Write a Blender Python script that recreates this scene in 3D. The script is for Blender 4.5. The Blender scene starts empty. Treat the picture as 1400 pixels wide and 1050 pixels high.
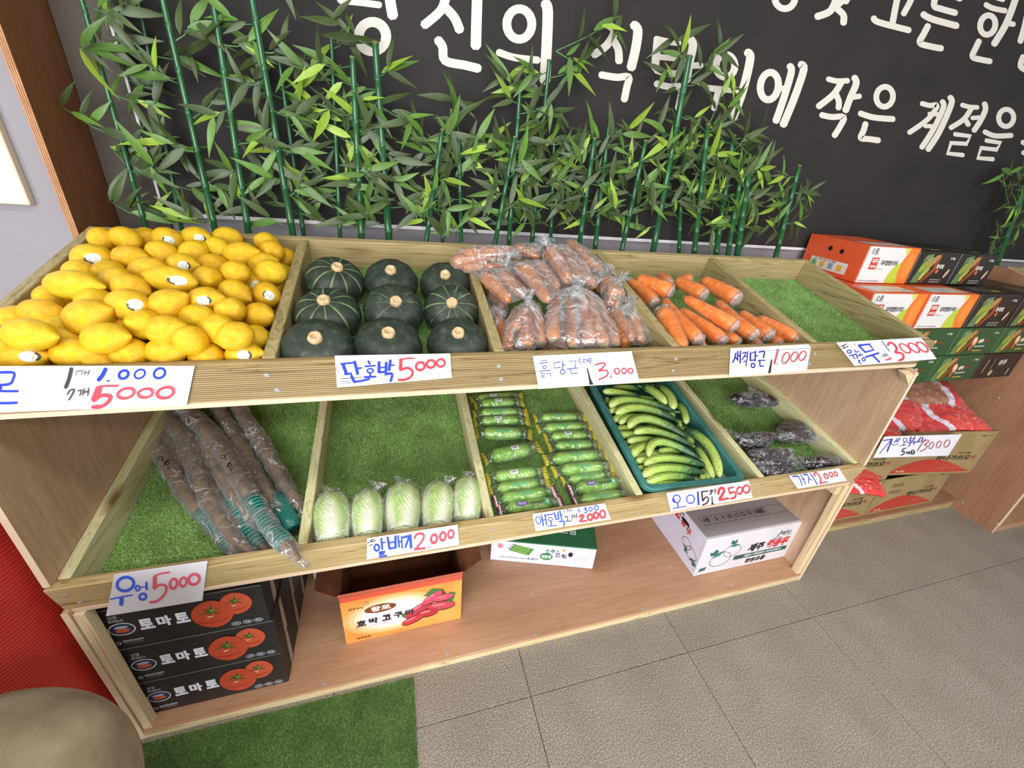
import bpy, bmesh, math, random
import numpy as np
from mathutils import Vector, Matrix, noise
random.seed(7)
SC = bpy.context.scene
COL = SC.collection
PI = math.pi
# ------------------------------------------------------------------ camera, light, exposure
CAM = dict(x=0.7374, y=-0.8355, z=1.53, yaw=0.3345, pitch=-0.4714, roll=0.1059, f=578.014, sx=22.61, sy=-5.94)
def _axes(c):
    f = Vector((math.sin(c['yaw'])*math.cos(c['pitch']), math.cos(c['yaw'])*math.cos(c['pitch']), math.sin(c['pitch'])))
    r = Vector((math.cos(c['yaw']), -math.sin(c['yaw']), 0)); u = r.cross(f)
    a, b = math.cos(c['roll']), math.sin(c['roll'])
    return a*r+b*u, -b*r+a*u, f
CR, CU, CF = _axes(CAM)
CP = Vector((CAM['x'], CAM['y'], CAM['z']))
cd = bpy.data.cameras.new('camera'); cam = bpy.data.objects.new('camera', cd); COL.objects.link(cam)
cam.matrix_world = Matrix(((CR.x, CU.x, -CF.x, CP.x), (CR.y, CU.y, -CF.y, CP.y), (CR.z, CU.z, -CF.z, CP.z), (0, 0, 0, 1)))
cd.sensor_width = 36; cd.lens = 36*CAM['f']/1400; cd.shift_x = -CAM['sx']/1400; cd.shift_y = CAM['sy']/1400
cd.clip_start = 0.02
SC.camera = cam
w = bpy.data.worlds.new('world'); SC.world = w; w.use_nodes = True
w.node_tree.nodes['Background'].inputs[0].default_value = (0.97, 0.98, 1.0, 1)
w.node_tree.nodes['Background'].inputs[1].default_value = 0.34
def area(name, loc, sx, sy, power, target=None, color=(1, 1, 1)):
    l = bpy.data.lights.new(name, 'AREA'); l.shape = 'RECTANGLE'; l.size = sx; l.size_y = sy; l.energy = power; l.color = color
    o = bpy.data.objects.new(name, l); COL.objects.link(o); o.location = loc
    d = (Vector(target)-Vector(loc)) if target else Vector((0, 0, -1))
    o.rotation_euler = d.to_track_quat('-Z', 'Y').to_euler()
    return o
area('ceiling_light', (0.3, -1.0, 2.9), 1.5, 0.35, 24, color=(1, .975, .94))
area('ceiling_light', (2.6, -1.0, 2.9), 1.5, 0.35, 24, color=(1, .975, .94))
area('ceiling_light', (1.2, -2.6, 2.9), 3.0, 0.4, 60, color=(1, .98, .95))
area('shop_front_daylight', (-.6, -4.0, 1.5), 4.0, 2.4, 340, (1.2, 0, .6), (.95, .97, 1))
SC.view_settings.view_transform = 'Standard'; SC.view_settings.look = 'None'
SC.view_settings.exposure = -0.10; SC.view_settings.gamma = 1.0; SC.view_settings.use_curve_mapping = False

def ray(u, v): return ((u-700-CAM['sx'])/CAM['f'])*CR-((v-525-CAM['sy'])/CAM['f'])*CU+CF
def hit(u, v, P, n):
    d = ray(u, v); n = Vector(n); t = (Vector(P)-CP).dot(n)/d.dot(n); return CP+t*d
def depth(P): return (Vector(P)-CP).dot(CF)
def project(P):
    d = Vector(P)-CP; z = d.dot(CF); return 700+CAM['sx']+CAM['f']*d.dot(CR)/z, 525+CAM['sy']-CAM['f']*d.dot(CU)/z
# ------------------------------------------------------------------ materials
def lin(c):
    if isinstance(c, str): c = tuple(int(c[i:i+2], 16)/255 for i in (0, 2, 4))
    return tuple(x/12.92 if x <= .04045 else ((x+.055)/1.055)**2.4 for x in c)
_M = {}
def nodes(name):
    m = bpy.data.materials.new(name); m.use_nodes = True; nt = m.node_tree
    return m, nt, nt.nodes['Principled BSDF'], nt.nodes['Material Output']
def N(nt, t, **k):
    n = nt.nodes.new(t)
    for a, b in k.items():
        if a.startswith('i_'):
            key = a[2:]; key = int(key) if key.isdigit() else key.replace('_', ' ')
            n.inputs[key].default_value = b
        else: setattr(n, a, b)
    return n
def ramp(nt, fac, stops):
    r = nt.nodes.new('ShaderNodeValToRGB'); nt.links.new(fac, r.inputs[0]); e = r.color_ramp.elements
    while len(e) < len(stops): e.new(.5)
    for i, (p, c) in enumerate(stops): e[i].position = p; e[i].color = (*lin(c), 1)
    return r.outputs[0]
def coords(nt, scale=(1, 1, 1), kind='Object'):
    t = nt.nodes.new('ShaderNodeTexCoord'); mp = nt.nodes.new('ShaderNodeMapping'); mp.inputs['Scale'].default_value = scale
    nt.links.new(t.outputs[kind], mp.inputs[0]); return mp.outputs[0]
def bump(nt, b, h, strength=.3, dist=.002):
    n = N(nt, 'ShaderNodeBump', i_Strength=strength, i_Distance=dist); nt.links.new(h, n.inputs['Height']); nt.links.new(n.outputs[0], b.inputs['Normal'])
def noisy(name, c1, c2, scale=20, rough=.6, bstr=0, bscale=None, stretch=(1, 1, 1), c3=None, spec=.5, dist=.002, kind='Object', metal=0):
    if name in _M: return _M[name]
    m, nt, b, o = nodes(name); v = coords(nt, stretch, kind)
    n = N(nt, 'ShaderNodeTexNoise', i_Scale=scale, i_Detail=5.0); nt.links.new(v, n.inputs['Vector'])
    st = [(.35, c1), (.65, c2)] + ([(.8, c3)] if c3 else [])
    nt.links.new(ramp(nt, n.outputs[0], st), b.inputs['Base Color'])
    b.inputs['Roughness'].default_value = rough; b.inputs['Specular IOR Level'].default_value = spec; b.inputs['Metallic'].default_value = metal
    if bstr:
        n2 = N(nt, 'ShaderNodeTexNoise', i_Scale=bscale or scale*4, i_Detail=3.0); nt.links.new(v, n2.inputs['Vector']); bump(nt, b, n2.outputs[0], bstr, dist)
    _M[name] = m; return m
def flat(c, rough=.55, name=None):
    key = 'paint_'+str(c)+str(rough)
    if key in _M: return _M[key]
    c2 = tuple(x*.94 for x in lin(c))
    m, nt, b, o = nodes(name or key); v = coords(nt)
    n = N(nt, 'ShaderNodeTexNoise', i_Scale=60.0); nt.links.new(v, n.inputs['Vector'])
    mx = N(nt, 'ShaderNodeMix', data_type='RGBA'); nt.links.new(n.outputs[0], mx.inputs[0]); mx.inputs[6].default_value = (*lin(c), 1); mx.inputs[7].default_value = (*c2, 1)
    nt.links.new(mx.outputs[2], b.inputs['Base Color']); b.inputs['Roughness'].default_value = rough
    _M[key] = m; return m
def wood(name, axis, light, mid, dark, groove=0, knots=True):
    """axis 0: grain along x, 1: along y, 2: along z"""
    if name in _M: return _M[name]
    m, nt, b, o = nodes(name); sc = [11, 11, 11]; sc[axis] = .45; v = coords(nt, tuple(sc))
    n = N(nt, 'ShaderNodeTexNoise', i_Scale=2.0, i_Detail=3.0, i_Distortion=.25); nt.links.new(v, n.inputs['Vector'])
    mul = N(nt, 'ShaderNodeMath', operation='MULTIPLY', i_1=7.0); nt.links.new(n.outputs[0], mul.inputs[0])
    fr = N(nt, 'ShaderNodeMath', operation='PINGPONG', i_1=.5); nt.links.new(mul.outputs[0], fr.inputs[0])
    dbl = N(nt, 'ShaderNodeMath', operation='MULTIPLY', i_1=2.0); nt.links.new(fr.outputs[0], dbl.inputs[0])
    c = ramp(nt, dbl.outputs[0], [(0, mid), (.55, light), (.92, mid), (1, dark)])
    if knots:
        s2 = [9, 9, 9]; s2[axis] = 3.2; v2 = coords(nt, tuple(s2))
        vo = N(nt, 'ShaderNodeTexVoronoi', i_Scale=.8); nt.links.new(v2, vo.inputs['Vector'])
        k = ramp(nt, vo.outputs['Distance'], [(.05, '101010'), (.16, 'ffffff')])
        mx = N(nt, 'ShaderNodeMix', data_type='RGBA'); nt.links.new(k, mx.inputs[0]); mx.inputs[6].default_value = (*lin('7d5c30'), 1); nt.links.new(c, mx.inputs[7]); c = mx.outputs[2]
    b.inputs['Roughness'].default_value = .62
    if groove:
        v3 = coords(nt); wv = N(nt, 'ShaderNodeTexWave', bands_direction='Z', i_Scale=groove, i_Distortion=.5); nt.links.new(v3, wv.inputs['Vector'])
        bump(nt, b, wv.outputs[0], .9, .002); gr = ramp(nt, wv.outputs[0], [(0, 'cfc6b4'), (.5, 'ffffff')])
        m3 = N(nt, 'ShaderNodeMix', data_type='RGBA', blend_type='MULTIPLY', i_0=1.0); nt.links.new(c, m3.inputs[6]); nt.links.new(gr, m3.inputs[7]); c = m3.outputs[2]
    else: bump(nt, b, n.outputs[0], .15, .002)
    nt.links.new(c, b.inputs['Base Color'])
    _M[name] = m; return m
def ply(name, c1, c2, c3, axis=2):
    if name in _M: return _M[name]
    m, nt, b, o = nodes(name); sc = [5, 5, 5]; sc[axis] = 2.0; v = coords(nt, tuple(sc))
    n = N(nt, 'ShaderNodeTexNoise', i_Scale=1.0, i_Detail=5.0, i_Distortion=.6); nt.links.new(v, n.inputs['Vector'])
    c = ramp(nt, n.outputs[0], [(.3, c1), (.5, c2), (.72, c3)])
    sf = [120, 120, 120]; sf[axis] = 9; v2 = coords(nt, tuple(sf)); n2 = N(nt, 'ShaderNodeTexNoise', i_Scale=1.0, i_Detail=2.0); nt.links.new(v2, n2.inputs['Vector'])
    f = ramp(nt, n2.outputs[0], [(.3, 'efe9e4'), (.6, 'ffffff')])
    mx = N(nt, 'ShaderNodeMix', data_type='RGBA', blend_type='MULTIPLY', i_0=1.0); nt.links.new(c, mx.inputs[6]); nt.links.new(f, mx.inputs[7])
    nt.links.new(mx.outputs[2], b.inputs['Base Color']); b.inputs['Roughness'].default_value = .6; bump(nt, b, n2.outputs[0], .06, .001)
    _M[name] = m; return m
def film(name='clear_film', tint='f8f9fa', white=.30, scale=30., base=.03, rough=.10, gw=1.0):
    """thin crinkled transparent plastic: clear, glossy, whitish only along sparse creases and at grazing angles"""
    if name in _M: return _M[name]
    m, nt, b, o = nodes(name); v = coords(nt, (1, 1, 1))
    n = N(nt, 'ShaderNodeTexNoise', i_Scale=scale, i_Detail=2.0, i_Distortion=.8); nt.links.new(v, n.inputs['Vector'])
    g = N(nt, 'ShaderNodeTexNoise', i_Scale=scale*.5, i_Detail=1.0); nt.links.new(v, g.inputs['Vector'])
    a = N(nt, 'ShaderNodeMath', operation='SUBTRACT', i_1=.5); nt.links.new(n.outputs[0], a.inputs[0])
    a2 = N(nt, 'ShaderNodeMath', operation='ABSOLUTE'); nt.links.new(a.outputs[0], a2.inputs[0])
    r = ramp(nt, a2.outputs[0], [(0, 'ffffff'), (.018, '404040'), (.06, '000000')])
    gt = ramp(nt, g.outputs[0], [(.45, '000000'), (.62, 'ffffff')])
    rg0 = N(nt, 'ShaderNodeMath', operation='MULTIPLY'); nt.links.new(r, rg0.inputs[0]); nt.links.new(gt, rg0.inputs[1])
    ca = N(nt, 'ShaderNodeAttribute', attribute_name='crease'); rg = N(nt, 'ShaderNodeMath', operation='ADD'); nt.links.new(rg0.outputs[0], rg.inputs[0]); nt.links.new(ca.outputs['Fac'], rg.inputs[1])
    mu = N(nt, 'ShaderNodeMath', operation='MULTIPLY_ADD', i_1=white, i_2=base); nt.links.new(rg.outputs[0], mu.inputs[0])
    fre = N(nt, 'ShaderNodeLayerWeight', i_Blend=.12); fm = N(nt, 'ShaderNodeMath', operation='MULTIPLY_ADD', i_1=.5*gw); nt.links.new(fre.outputs['Facing'], fm.inputs[0]); nt.links.new(mu.outputs[0], fm.inputs[2])
    tr = N(nt, 'ShaderNodeBsdfTransparent'); tr.inputs[0].default_value = (*lin(tint), 1)
    b.inputs['Base Color'].default_value = (.85, .87, .88, 1); b.inputs['Roughness'].default_value = .3; b.inputs['Specular IOR Level'].default_value = .8
    bump(nt, b, n.outputs[0], 1.0, .012)
    mx = N(nt, 'ShaderNodeMixShader'); nt.links.new(fm.outputs[0], mx.inputs[0]); nt.links.new(tr.outputs[0], mx.inputs[1]); nt.links.new(b.outputs[0], mx.inputs[2])
    gl = N(nt, 'ShaderNodeBsdfGlossy', i_Roughness=rough); nt.links.new(b.inputs['Normal'].links[0].from_socket, gl.inputs['Normal'])
    m2 = N(nt, 'ShaderNodeMixShader', i_0=.07*gw); nt.links.new(mx.outputs[0], m2.inputs[1]); nt.links.new(gl.outputs[0], m2.inputs[2])
    nt.links.new(m2.outputs[0], o.inputs[0]); _M[name] = m; return m
# ------------------------------------------------------------------ mesh building
class MB:
    def __init__(s): s.v = []; s.f = []; s.m = []
    def add(s, vs, fs, mi=0, M=None):
        k = len(s.v)
        s.v += [tuple(M @ Vector(p)) if M else tuple(p) for p in vs]
        s.f += [tuple(i+k for i in f) for f in fs]; s.m += [mi]*len(fs); return s
    def box(s, x0, x1, y0, y1, z0, z1, M=None, mi=0):
        v = [(x, y, z) for z in (z0, z1) for y in (y0, y1) for x in (x0, x1)]
        return s.add(v, [(0, 2, 3, 1), (4, 5, 7, 6), (0, 1, 5, 4), (2, 6, 7, 3), (0, 4, 6, 2), (1, 3, 7, 5)], mi, M)
    def tube(s, pts, rad, seg=10, mi=0, flat=1.0, M=None, cap=True):
        pts = [Vector(p) for p in pts]; n = len(pts)
        if not hasattr(rad, '__len__'): rad = [rad]*n
        up = None; vs = []
        for i, p in enumerate(pts):
            t = (pts[min(i+1, n-1)]-pts[max(i-1, 0)]).normalized()
            if up is None: up = Vector((0, 0, 1)) if abs(t.z) < .9 else Vector((1, 0, 0))
            a = t.cross(up).normalized(); up = a.cross(t).normalized()
            for k in range(seg):
                g = 2*PI*k/seg; vs.append(p+a*math.cos(g)*rad[i]+up*math.sin(g)*rad[i]*flat)
        fs = [(i*seg+k, i*seg+(k+1) % seg, (i+1)*seg+(k+1) % seg, (i+1)*seg+k) for i in range(n-1) for k in range(seg)]
        if cap: fs += [tuple(reversed(range(seg))), tuple(range((n-1)*seg, n*seg))]
        return s.add(vs, fs, mi, M)
    def lathe(s, prof, seg=20, M=None, mi=0, fn=None):
        """prof (r,z) about z; fn(angle)->radius factor"""
        vs = []
        for i, (r, z) in enumerate(prof):
            for k in range(seg):
                g = 2*PI*k/seg; q = r*(fn(g, i/(len(prof)-1)) if fn else 1); vs.append((q*math.cos(g), q*math.sin(g), z))
        fs = [(i*seg+k, i*seg+(k+1) % seg, (i+1)*seg+(k+1) % seg, (i+1)*seg+k) for i in range(len(prof)-1) for k in range(seg)]
        fs += [tuple(reversed(range(seg))), tuple(range((len(prof)-1)*seg, len(prof)*seg))]
        return s.add(vs, fs, mi, M)
MW = {}
def mesh_of(mb, mats, smooth=False, name='mesh', Minv=None, bevel=0):
    vs = mb.v if Minv is None else [tuple(Minv @ Vector(p)) for p in mb.v]
    me = bpy.data.meshes.new(name); me.from_pydata(vs, [], mb.f)
    for m in (mats if isinstance(mats, (list, tuple)) else [mats]): me.materials.append(m)
    if any(mb.m): me.polygons.foreach_set('material_index', mb.m)
    if bevel:
        bm = bmesh.new(); bm.from_mesh(me); bmesh.ops.bevel(bm, geom=bm.edges, offset=bevel, segments=1, affect='EDGES', clamp_overlap=True); bm.to_mesh(me); bm.free()
    if smooth: me.polygons.foreach_set('use_smooth', [True]*len(me.polygons))
    me.update(); return me
def link(name, me, parent=None):
    o = bpy.data.objects.new(name, me); COL.objects.link(o)
    if parent: o.parent = parent
    return o
def part(name, mb, mats, parent, smooth=False, world=False, bevel=0, label=None):
    """one mesh object under parent; world=True: the MB is in world coordinates"""
    Mi = None
    if world:
        r = parent
        while r.parent: r = r.parent
        Mi = MW[r].inverted()
    o = link(name, mesh_of(mb, mats, smooth, name, Mi, bevel), parent)
    if label: o['label'] = label
    return o
def tag(o, label, cat, group=None, kind=None):
    if label: o['label'] = label
    if cat: o['category'] = cat
    if group: o['group'] = group
    if kind: o['kind'] = kind
    return o
def thing(name, label, cat, loc=(0, 0, 0), M=None, group=None, rotz=0):
    o = bpy.data.objects.new(name, None); COL.objects.link(o); o.empty_display_size = .02
    if M is None: M = Matrix.Translation(loc) @ Matrix.Rotation(rotz, 4, 'Z')
    o.matrix_world = M; MW[o] = M.copy(); return tag(o, label, cat, group)
def solo(name, mb, mats, label, cat, group=None, loc=None, smooth=False, bevel=0, kind=None):
    """a thing that is one mesh, MB in world coordinates, origin at loc"""
    M = Matrix.Translation(loc) if loc is not None else Matrix.Identity(4)
    o = link(name, mesh_of(mb, mats, smooth, name, M.inverted(), bevel)); o.matrix_world = M; MW[o] = M
    return tag(o, label, cat, group, kind)
def copy_tree(o, M, label=None, group=None):
    c = o.copy(); COL.objects.link(c); c.matrix_world = M; MW[c] = M.copy()
    if label: c['label'] = label
    if group: c['group'] = group
    def rec(a, b):
        for ch in a.children:
            d = ch.copy(); COL.objects.link(d); d.parent = b; rec(ch, d)
    rec(o, c); return c
def frame(P, X, Y, Z): return Matrix(((X.x, Y.x, Z.x, P[0]), (X.y, Y.y, Z.y, P[1]), (X.z, Y.z, Z.z, P[2]), (0, 0, 0, 1)))
def catmull(p, k=4, closed=False):
    p = [Vector(a) for a in p]; n = len(p)
    if n < 3 and not closed: return p
    out = []
    for i in range(n if closed else n-1):
        a, b, c, d = (p[(i-1) % n], p[i], p[(i+1) % n], p[(i+2) % n]) if closed else (p[max(i-1, 0)], p[i], p[i+1], p[min(i+2, n-1)])
        for j in range(k):
            t = j/k; out.append(.5*((2*b)+(c-a)*t+(2*a-5*b+4*c-d)*t*t+(3*b-a-3*c+d)*t**3))
    if not closed: out.append(p[-1])
    return out
# ------------------------------------------------------------------ writing: brush strokes and type
def stroke2d(mb, pts, w, to3, sharp=False, round_=True):
    """ribbon of width w along 2D pts; to3 maps 2D -> 3D"""
    closed = pts == 'ring'
    P = [Vector((a, b)) for a, b in pts]
    if not sharp and len(P) > 2: P = catmull(P, 4)
    n = len(P); L = []; R = []
    for i in range(n):
        t = (P[min(i+1, n-1)]-P[max(i-1, 0)])
        if t.length < 1e-6: t = Vector((1, 0))
        t.normalize(); q = Vector((-t.y, t.x))*w/2
        L.append(P[i]+q); R.append(P[i]-q)
    if round_:
        t0 = (P[1]-P[0]).normalized()*w*.32; t1 = (P[-1]-P[-2]).normalized()*w*.32
        L.insert(0, P[0]-t0+(L[0]-P[0])*.5); R.insert(0, P[0]-t0+(R[0]-P[0])*.5)
        L.append(P[-1]+t1+(L[-1]-P[-1])*.5); R.append(P[-1]+t1+(R[-1]-P[-1])*.5)
    n = len(L); vs = [to3(*a) for a in L]+[to3(*a) for a in R]
    mb.add(vs, [(i, i+1, n+i+1, n+i) for i in range(n-1)])
def ring2d(mb, cx, cy, rx, ry, w, to3, tilt=0, seg=22):
    c, s = math.cos(math.radians(tilt)), math.sin(math.radians(tilt)); vs = []
    for k in range(seg):
        g = 2*PI*k/seg
        for h in (w/2, -w/2):
            a, b = (rx+h)*math.cos(g), (ry+h)*math.sin(g); vs.append(to3(cx+a*c-b*s, cy+a*s+b*c))
    mb.add(vs, [(2*k, 2*k+1, (2*k+3) % (2*seg), (2*k+2) % (2*seg)) for k in range(seg)])
def ink(parent, name, color, items, to3, rough=.5, label=None, n=(0, -1, 0), fat=1.0):
    """items: ('s', w, [pts]) stroke, ('S', ..) straight-cornered stroke, ('r', cx, cy, rx, ry, w[, tilt]) ring, ('p', [pts]) polygon"""
    mb = MB()
    n = Vector(n); dn = 0
    for it in items:
        k0 = len(mb.v); dn += 1
        if it[0] in 'sS': stroke2d(mb, it[2], it[1]*fat+.8*(fat > 1), to3, it[0] == 'S')
        elif it[0] == 'r': ring2d(mb, *it[1:5], it[5]*fat+.8*(fat > 1), to3, *(it[6:7]))
        else: mb.add([to3(*a) for a in it[1]], [tuple(range(len(it[1])))])
        for i in range(k0, len(mb.v)): mb.v[i] = tuple(Vector(mb.v[i])+n*(dn*2.5e-5))
    return part(name, mb, flat(color, rough), parent, world=True, label=label)
_T = {}
TMP = bpy.data.scenes.new('bake')
def baked(o):
    """mesh of a curve or of an object with modifiers, evaluated in a small scene of its own; the object is removed"""
    TMP.collection.objects.link(o)
    with bpy.context.temp_override(scene=TMP, view_layer=TMP.view_layers[0]):
        dg = bpy.context.evaluated_depsgraph_get(); me = bpy.data.meshes.new_from_object(o.evaluated_get(dg))
    bpy.data.objects.remove(o); return me
def text_mesh(s, bold=0.0):
    k = (s, bold)
    if k not in _T:
        c = bpy.data.curves.new('t', 'FONT'); c.body = s; c.offset = bold; c.resolution_u = 2; c.fill_mode = 'FRONT'
        me = baked(bpy.data.objects.new('t', c))
        V = [(v.co.x, v.co.y) for v in me.vertices]; F = [tuple(p.vertices) for p in me.polygons]
        bpy.data.meshes.remove(me)
        xs = [a for a, b in V] or [0, 1]; ys = [b for a, b in V] or [0, 1]
        x0, x1, y0, y1 = min(xs), max(xs), min(ys), max(ys)
        _T[k] = ([((a-x0)/(x1-x0), (b-y0)/(y1-y0)) for a, b in V], F)
    return _T[k]
class Print:
    """flat print on a face; local frame O + x*U + y*V, n outward; collects per colour"""
    def __init__(s, O, U, V): s.O = Vector(O); s.U = Vector(U); s.V = Vector(V); s.n = s.U.cross(s.V).normalized(); s.d = {}; s.lay = 0
    def to(s, x, y, l): return s.O+s.U*x+s.V*y+s.n*(.0004+.00012*l)
    def mb(s, c, kind): return s.d.setdefault((c, kind), [MB(), None])[0]
    def poly(s, c, pts):
        s.lay += 1; l = s.lay; s.mb(c, 'picture').add([s.to(x, y, l) for x, y in pts], [tuple(range(len(pts)))]); return s
    def rect(s, c, x0, x1, y0, y1): return s.poly(c, [(x0, y0), (x1, y0), (x1, y1), (x0, y1)])
    def oval(s, c, x, y, rx, ry, rot=0, n=18):
        a = math.radians(rot); return s.poly(c, [(x+rx*math.cos(g)*math.cos(a)-ry*math.sin(g)*math.sin(a), y+rx*math.cos(g)*math.sin(a)+ry*math.sin(g)*math.cos(a)) for g in [2*PI*k/n for k in range(n)]])
    def ring(s, c, x, y, rx, ry, w):
        s.lay += 1; l = s.lay; ring2d(s.mb(c, 'picture'), x, y, rx, ry, w, lambda a, b: s.to(a, b, l)); return s
    def line(s, c, w, pts):
        s.lay += 1; l = s.lay; stroke2d(s.mb(c, 'picture'), pts, w, lambda a, b: s.to(a, b, l)); return s
    def text(s, c, t, x0, x1, y0, y1, bold=.02, shear=0.0, rise=0.0):
        s.lay += 1; l = s.lay; V, F = text_mesh(t, bold); W, H = x1-x0, y1-y0
        s.mb(c, 'text').add([s.to(x0+a*W+b*H*shear, y0+b*H+a*W*rise, l) for a, b in V], F); return s
    def done(s, parent, rough=.5, pre='printed_'):
        for (c, k), (mb, _) in s.d.items(): part(pre+k, mb, flat(c, rough), parent)
# ------------------------------------------------------------------ shared materials
PINE_X = wood('pine_grain_x', 0, 'ab966a', '998255', '765f36', groove=62)
PINE_XP = wood('pine_plain_x', 0, 'ae9b70', '9b885b', '7a653b')
PINE_Y = wood('pine_grain_y', 1, 'a8996c', '968558', '746239')
PINE_L = wood('pale_pine_y', 1, 'd8d4a6', 'c8c28f', 'aaa06a', knots=True)
PINE_LX = wood('pale_pine_x', 0, 'baa474', 'a68e5e', '80663a')
BATTEN = wood('batten_pine', 2, 'dcc8a2', 'd0b68c', 'b8996e', knots=False)
BATTEN_X = wood('batten_pine_x', 0, 'd2c29a', 'c4ae82', 'a08858')
PLY = ply('plywood_tan', 'b08660', 'c49c78', 'cfae8e')
PLY_R = ply('plywood_side', 'b08f70', 'bfa082', 'cbae92')
PLY_S = ply('plywood_shelf', 'ad8262', 'b78d6c', 'c09878', 0)
PLY_D = ply('plywood_dark', '7a4c2a', '845432', '8e5e3a')
PLY_M = ply('plywood_mid', '8c6448', '976e52', 'a27a5e')
PLY_E = noisy('plywood_edge', 'e2cdb2', 'd2b493', 6, .7, stretch=(.5, .5, 60))
GREY = noisy('grey_wall_paint', '918e93', '8a878c', 3, .8)
METAL = noisy('zinc_screw', 'a6a9ae', 'd0d3d8', 200, .35, metal=.35)
DARK = flat('1c1613', .9)

# ------------------------------------------------------------------ setting
def struct(name, mb, mats, **k):
    o = solo(name, mb, mats, None, None, **k); o['kind'] = 'structure'; return o
YW = .76
fl = struct('floor', MB().box(-2.5, 7, -3.2, YW, -.05, -.006), flat('3a3630', .9))
TS = .6013; TX0 = 1.0955; TY0 = -.1582
tile_mat = noisy('stone_floor', '8b8275', 'a09688', 9, .55, .25, 300, c3='a9a091')
def tile_material():
    m, nt, b, o = nodes('speckled_floor_tile'); v = coords(nt)
    oi = N(nt, 'ShaderNodeObjectInfo')
    a = N(nt, 'ShaderNodeTexNoise', i_Scale=260.0, i_Detail=4.0); nt.links.new(v, a.inputs['Vector'])
    c = ramp(nt, a.outputs[0], [(.3, '5c5750'), (.5, '8f8980'), (.7, 'c2bcb2')])
    b2 = N(nt, 'ShaderNodeTexNoise', i_Scale=6.0, i_Detail=6.0); nt.links.new(v, b2.inputs['Vector'])
    d = ramp(nt, b2.outputs[0], [(.3, 'ece6de'), (.7, 'fffaf4')])
    mx = N(nt, 'ShaderNodeMix', data_type='RGBA', blend_type='MULTIPLY', i_0=1.0); nt.links.new(c, mx.inputs[6]); nt.links.new(d, mx.inputs[7])
    hs = N(nt, 'ShaderNodeHueSaturation'); ml = N(nt, 'ShaderNodeMath', operation='MULTIPLY_ADD', i_1=.08, i_2=.95)
    nt.links.new(oi.outputs['Random'], ml.inputs[0]); nt.links.new(ml.outputs[0], hs.inputs['Value']); nt.links.new(mx.outputs[2], hs.inputs['Color'])
    nt.links.new(hs.outputs[0], b.inputs['Base Color']); b.inputs['Roughness'].default_value = .5; b.inputs['Specular IOR Level'].default_value = .3
    return m
tm = mesh_of(MB().box(0, TS-.0022, 0, TS-.0022, -.006, 0), tile_material(), name='tile', bevel=.0007)
for i in range(-5, 9):
    for j in range(-5, 2):
        x, y = TX0+i*TS+.0011, TY0+j*TS+.0011
        if y > YW-.05: continue
        o = link('tile', tm, fl); o.location = (x, y, 0)
wall_back = struct('wall_back', MB().box(-.02, 7, YW, YW+.1, 0, 3.1), GREY)
YL = .585
wall_left = struct('wall_left', MB().box(-3, -.036, YL, YL+.1, 0, 3.1), GREY)
# tall plywood wall end
tp = thing('plywood_partition', 'tall dark brown plywood panel standing at the left end of the bamboo', 'panel', (-.028, .66, 0))
part('panel_sheet', MB().box(-.007, .007, -.1, .1, 0, 3.0), PLY_D, tp)
mb = MB()
for k in range(4): mb.box(-.0075+k*.004, -.0075+k*.004+.003, -.1035, -.1002, 0, 3.0)
part('plywood_edge', mb, noisy('partition_edge', 'a87850', 'b88a62', 30, .7), tp, label='light layered front edge of the plywood')
# framed white board on the left wall
fb = thing('framed_board', 'white board with cream edge hanging on the grey wall at far left', 'board', (-.5, YL, 1.6))
q0 = hit(41, 281, (0, YL-.022, 0), (0, 1, 0))
bx0, bz0 = q0.x, q0.z
part('board_face', MB().box(-1.1+.5, bx0-.009+.5, -.022, -.006, bz0+.006-1.6, 3.0-1.6), flat('f2efe8', .35), fb, bevel=.002)
part('board_frame', MB().box(-1.1+.5-.004, bx0+.5, -.0205, 0, bz0-1.6, 3.0-1.6+.004), flat('d8ccb0', .5), fb, bevel=.002, label='cream edge')

struct('shade_strip_1', MB().box(-.018, .105, YW-.011, YW-.001, 1.0, 3.0), noisy('painted_wall_shade', '453d38', '50473f', 5, .7))  # added dark strip: the partition's shade on the back wall, painted as colour
# ------------------------------------------------------------------ banner with lettering
def bp(u, v): return hit(u, v, (0, YW-.0135, 0), (0, 1, 0))
edge = [bp(223, 283), bp(200, 160), bp(171, 49)]
bx = edge[0].x; bz = 1.2885
def ztrim(x): return 1.302-.012*min(1, max(0, (x-.3)/2.0))
ban = thing('banner', 'large black banner on the back wall with white brush lettering', 'banner', (3, YW, bz))
mb = MB().box(bx, 6.5, YW-.012, YW-.001, 1.30, 3.0)
part('banner_sheet', mb, noisy('black_banner_cloth', '1f1b1a', '272221', 4, .8, .2, 40), ban, world=True)
mb = MB(); mb.box(bx-.004, 6.5, YW-.014, YW-.001, 1.289, 1.30); mb.box(bx-.006, bx, YW-.014, YW-.001, 1.30, 3.0)
part('white_border', mb, flat('e4e0e2', .6), ban, world=True, label='thin white border')
def crop(x0, y0, s, fn): return lambda u, v: fn(x0+u/s, y0+v/s)
def wp(u, v): return hit(u, v, (0, YW-.0128, 0), (0, 1, 0))
G = lambda *p: list(p)
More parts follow.
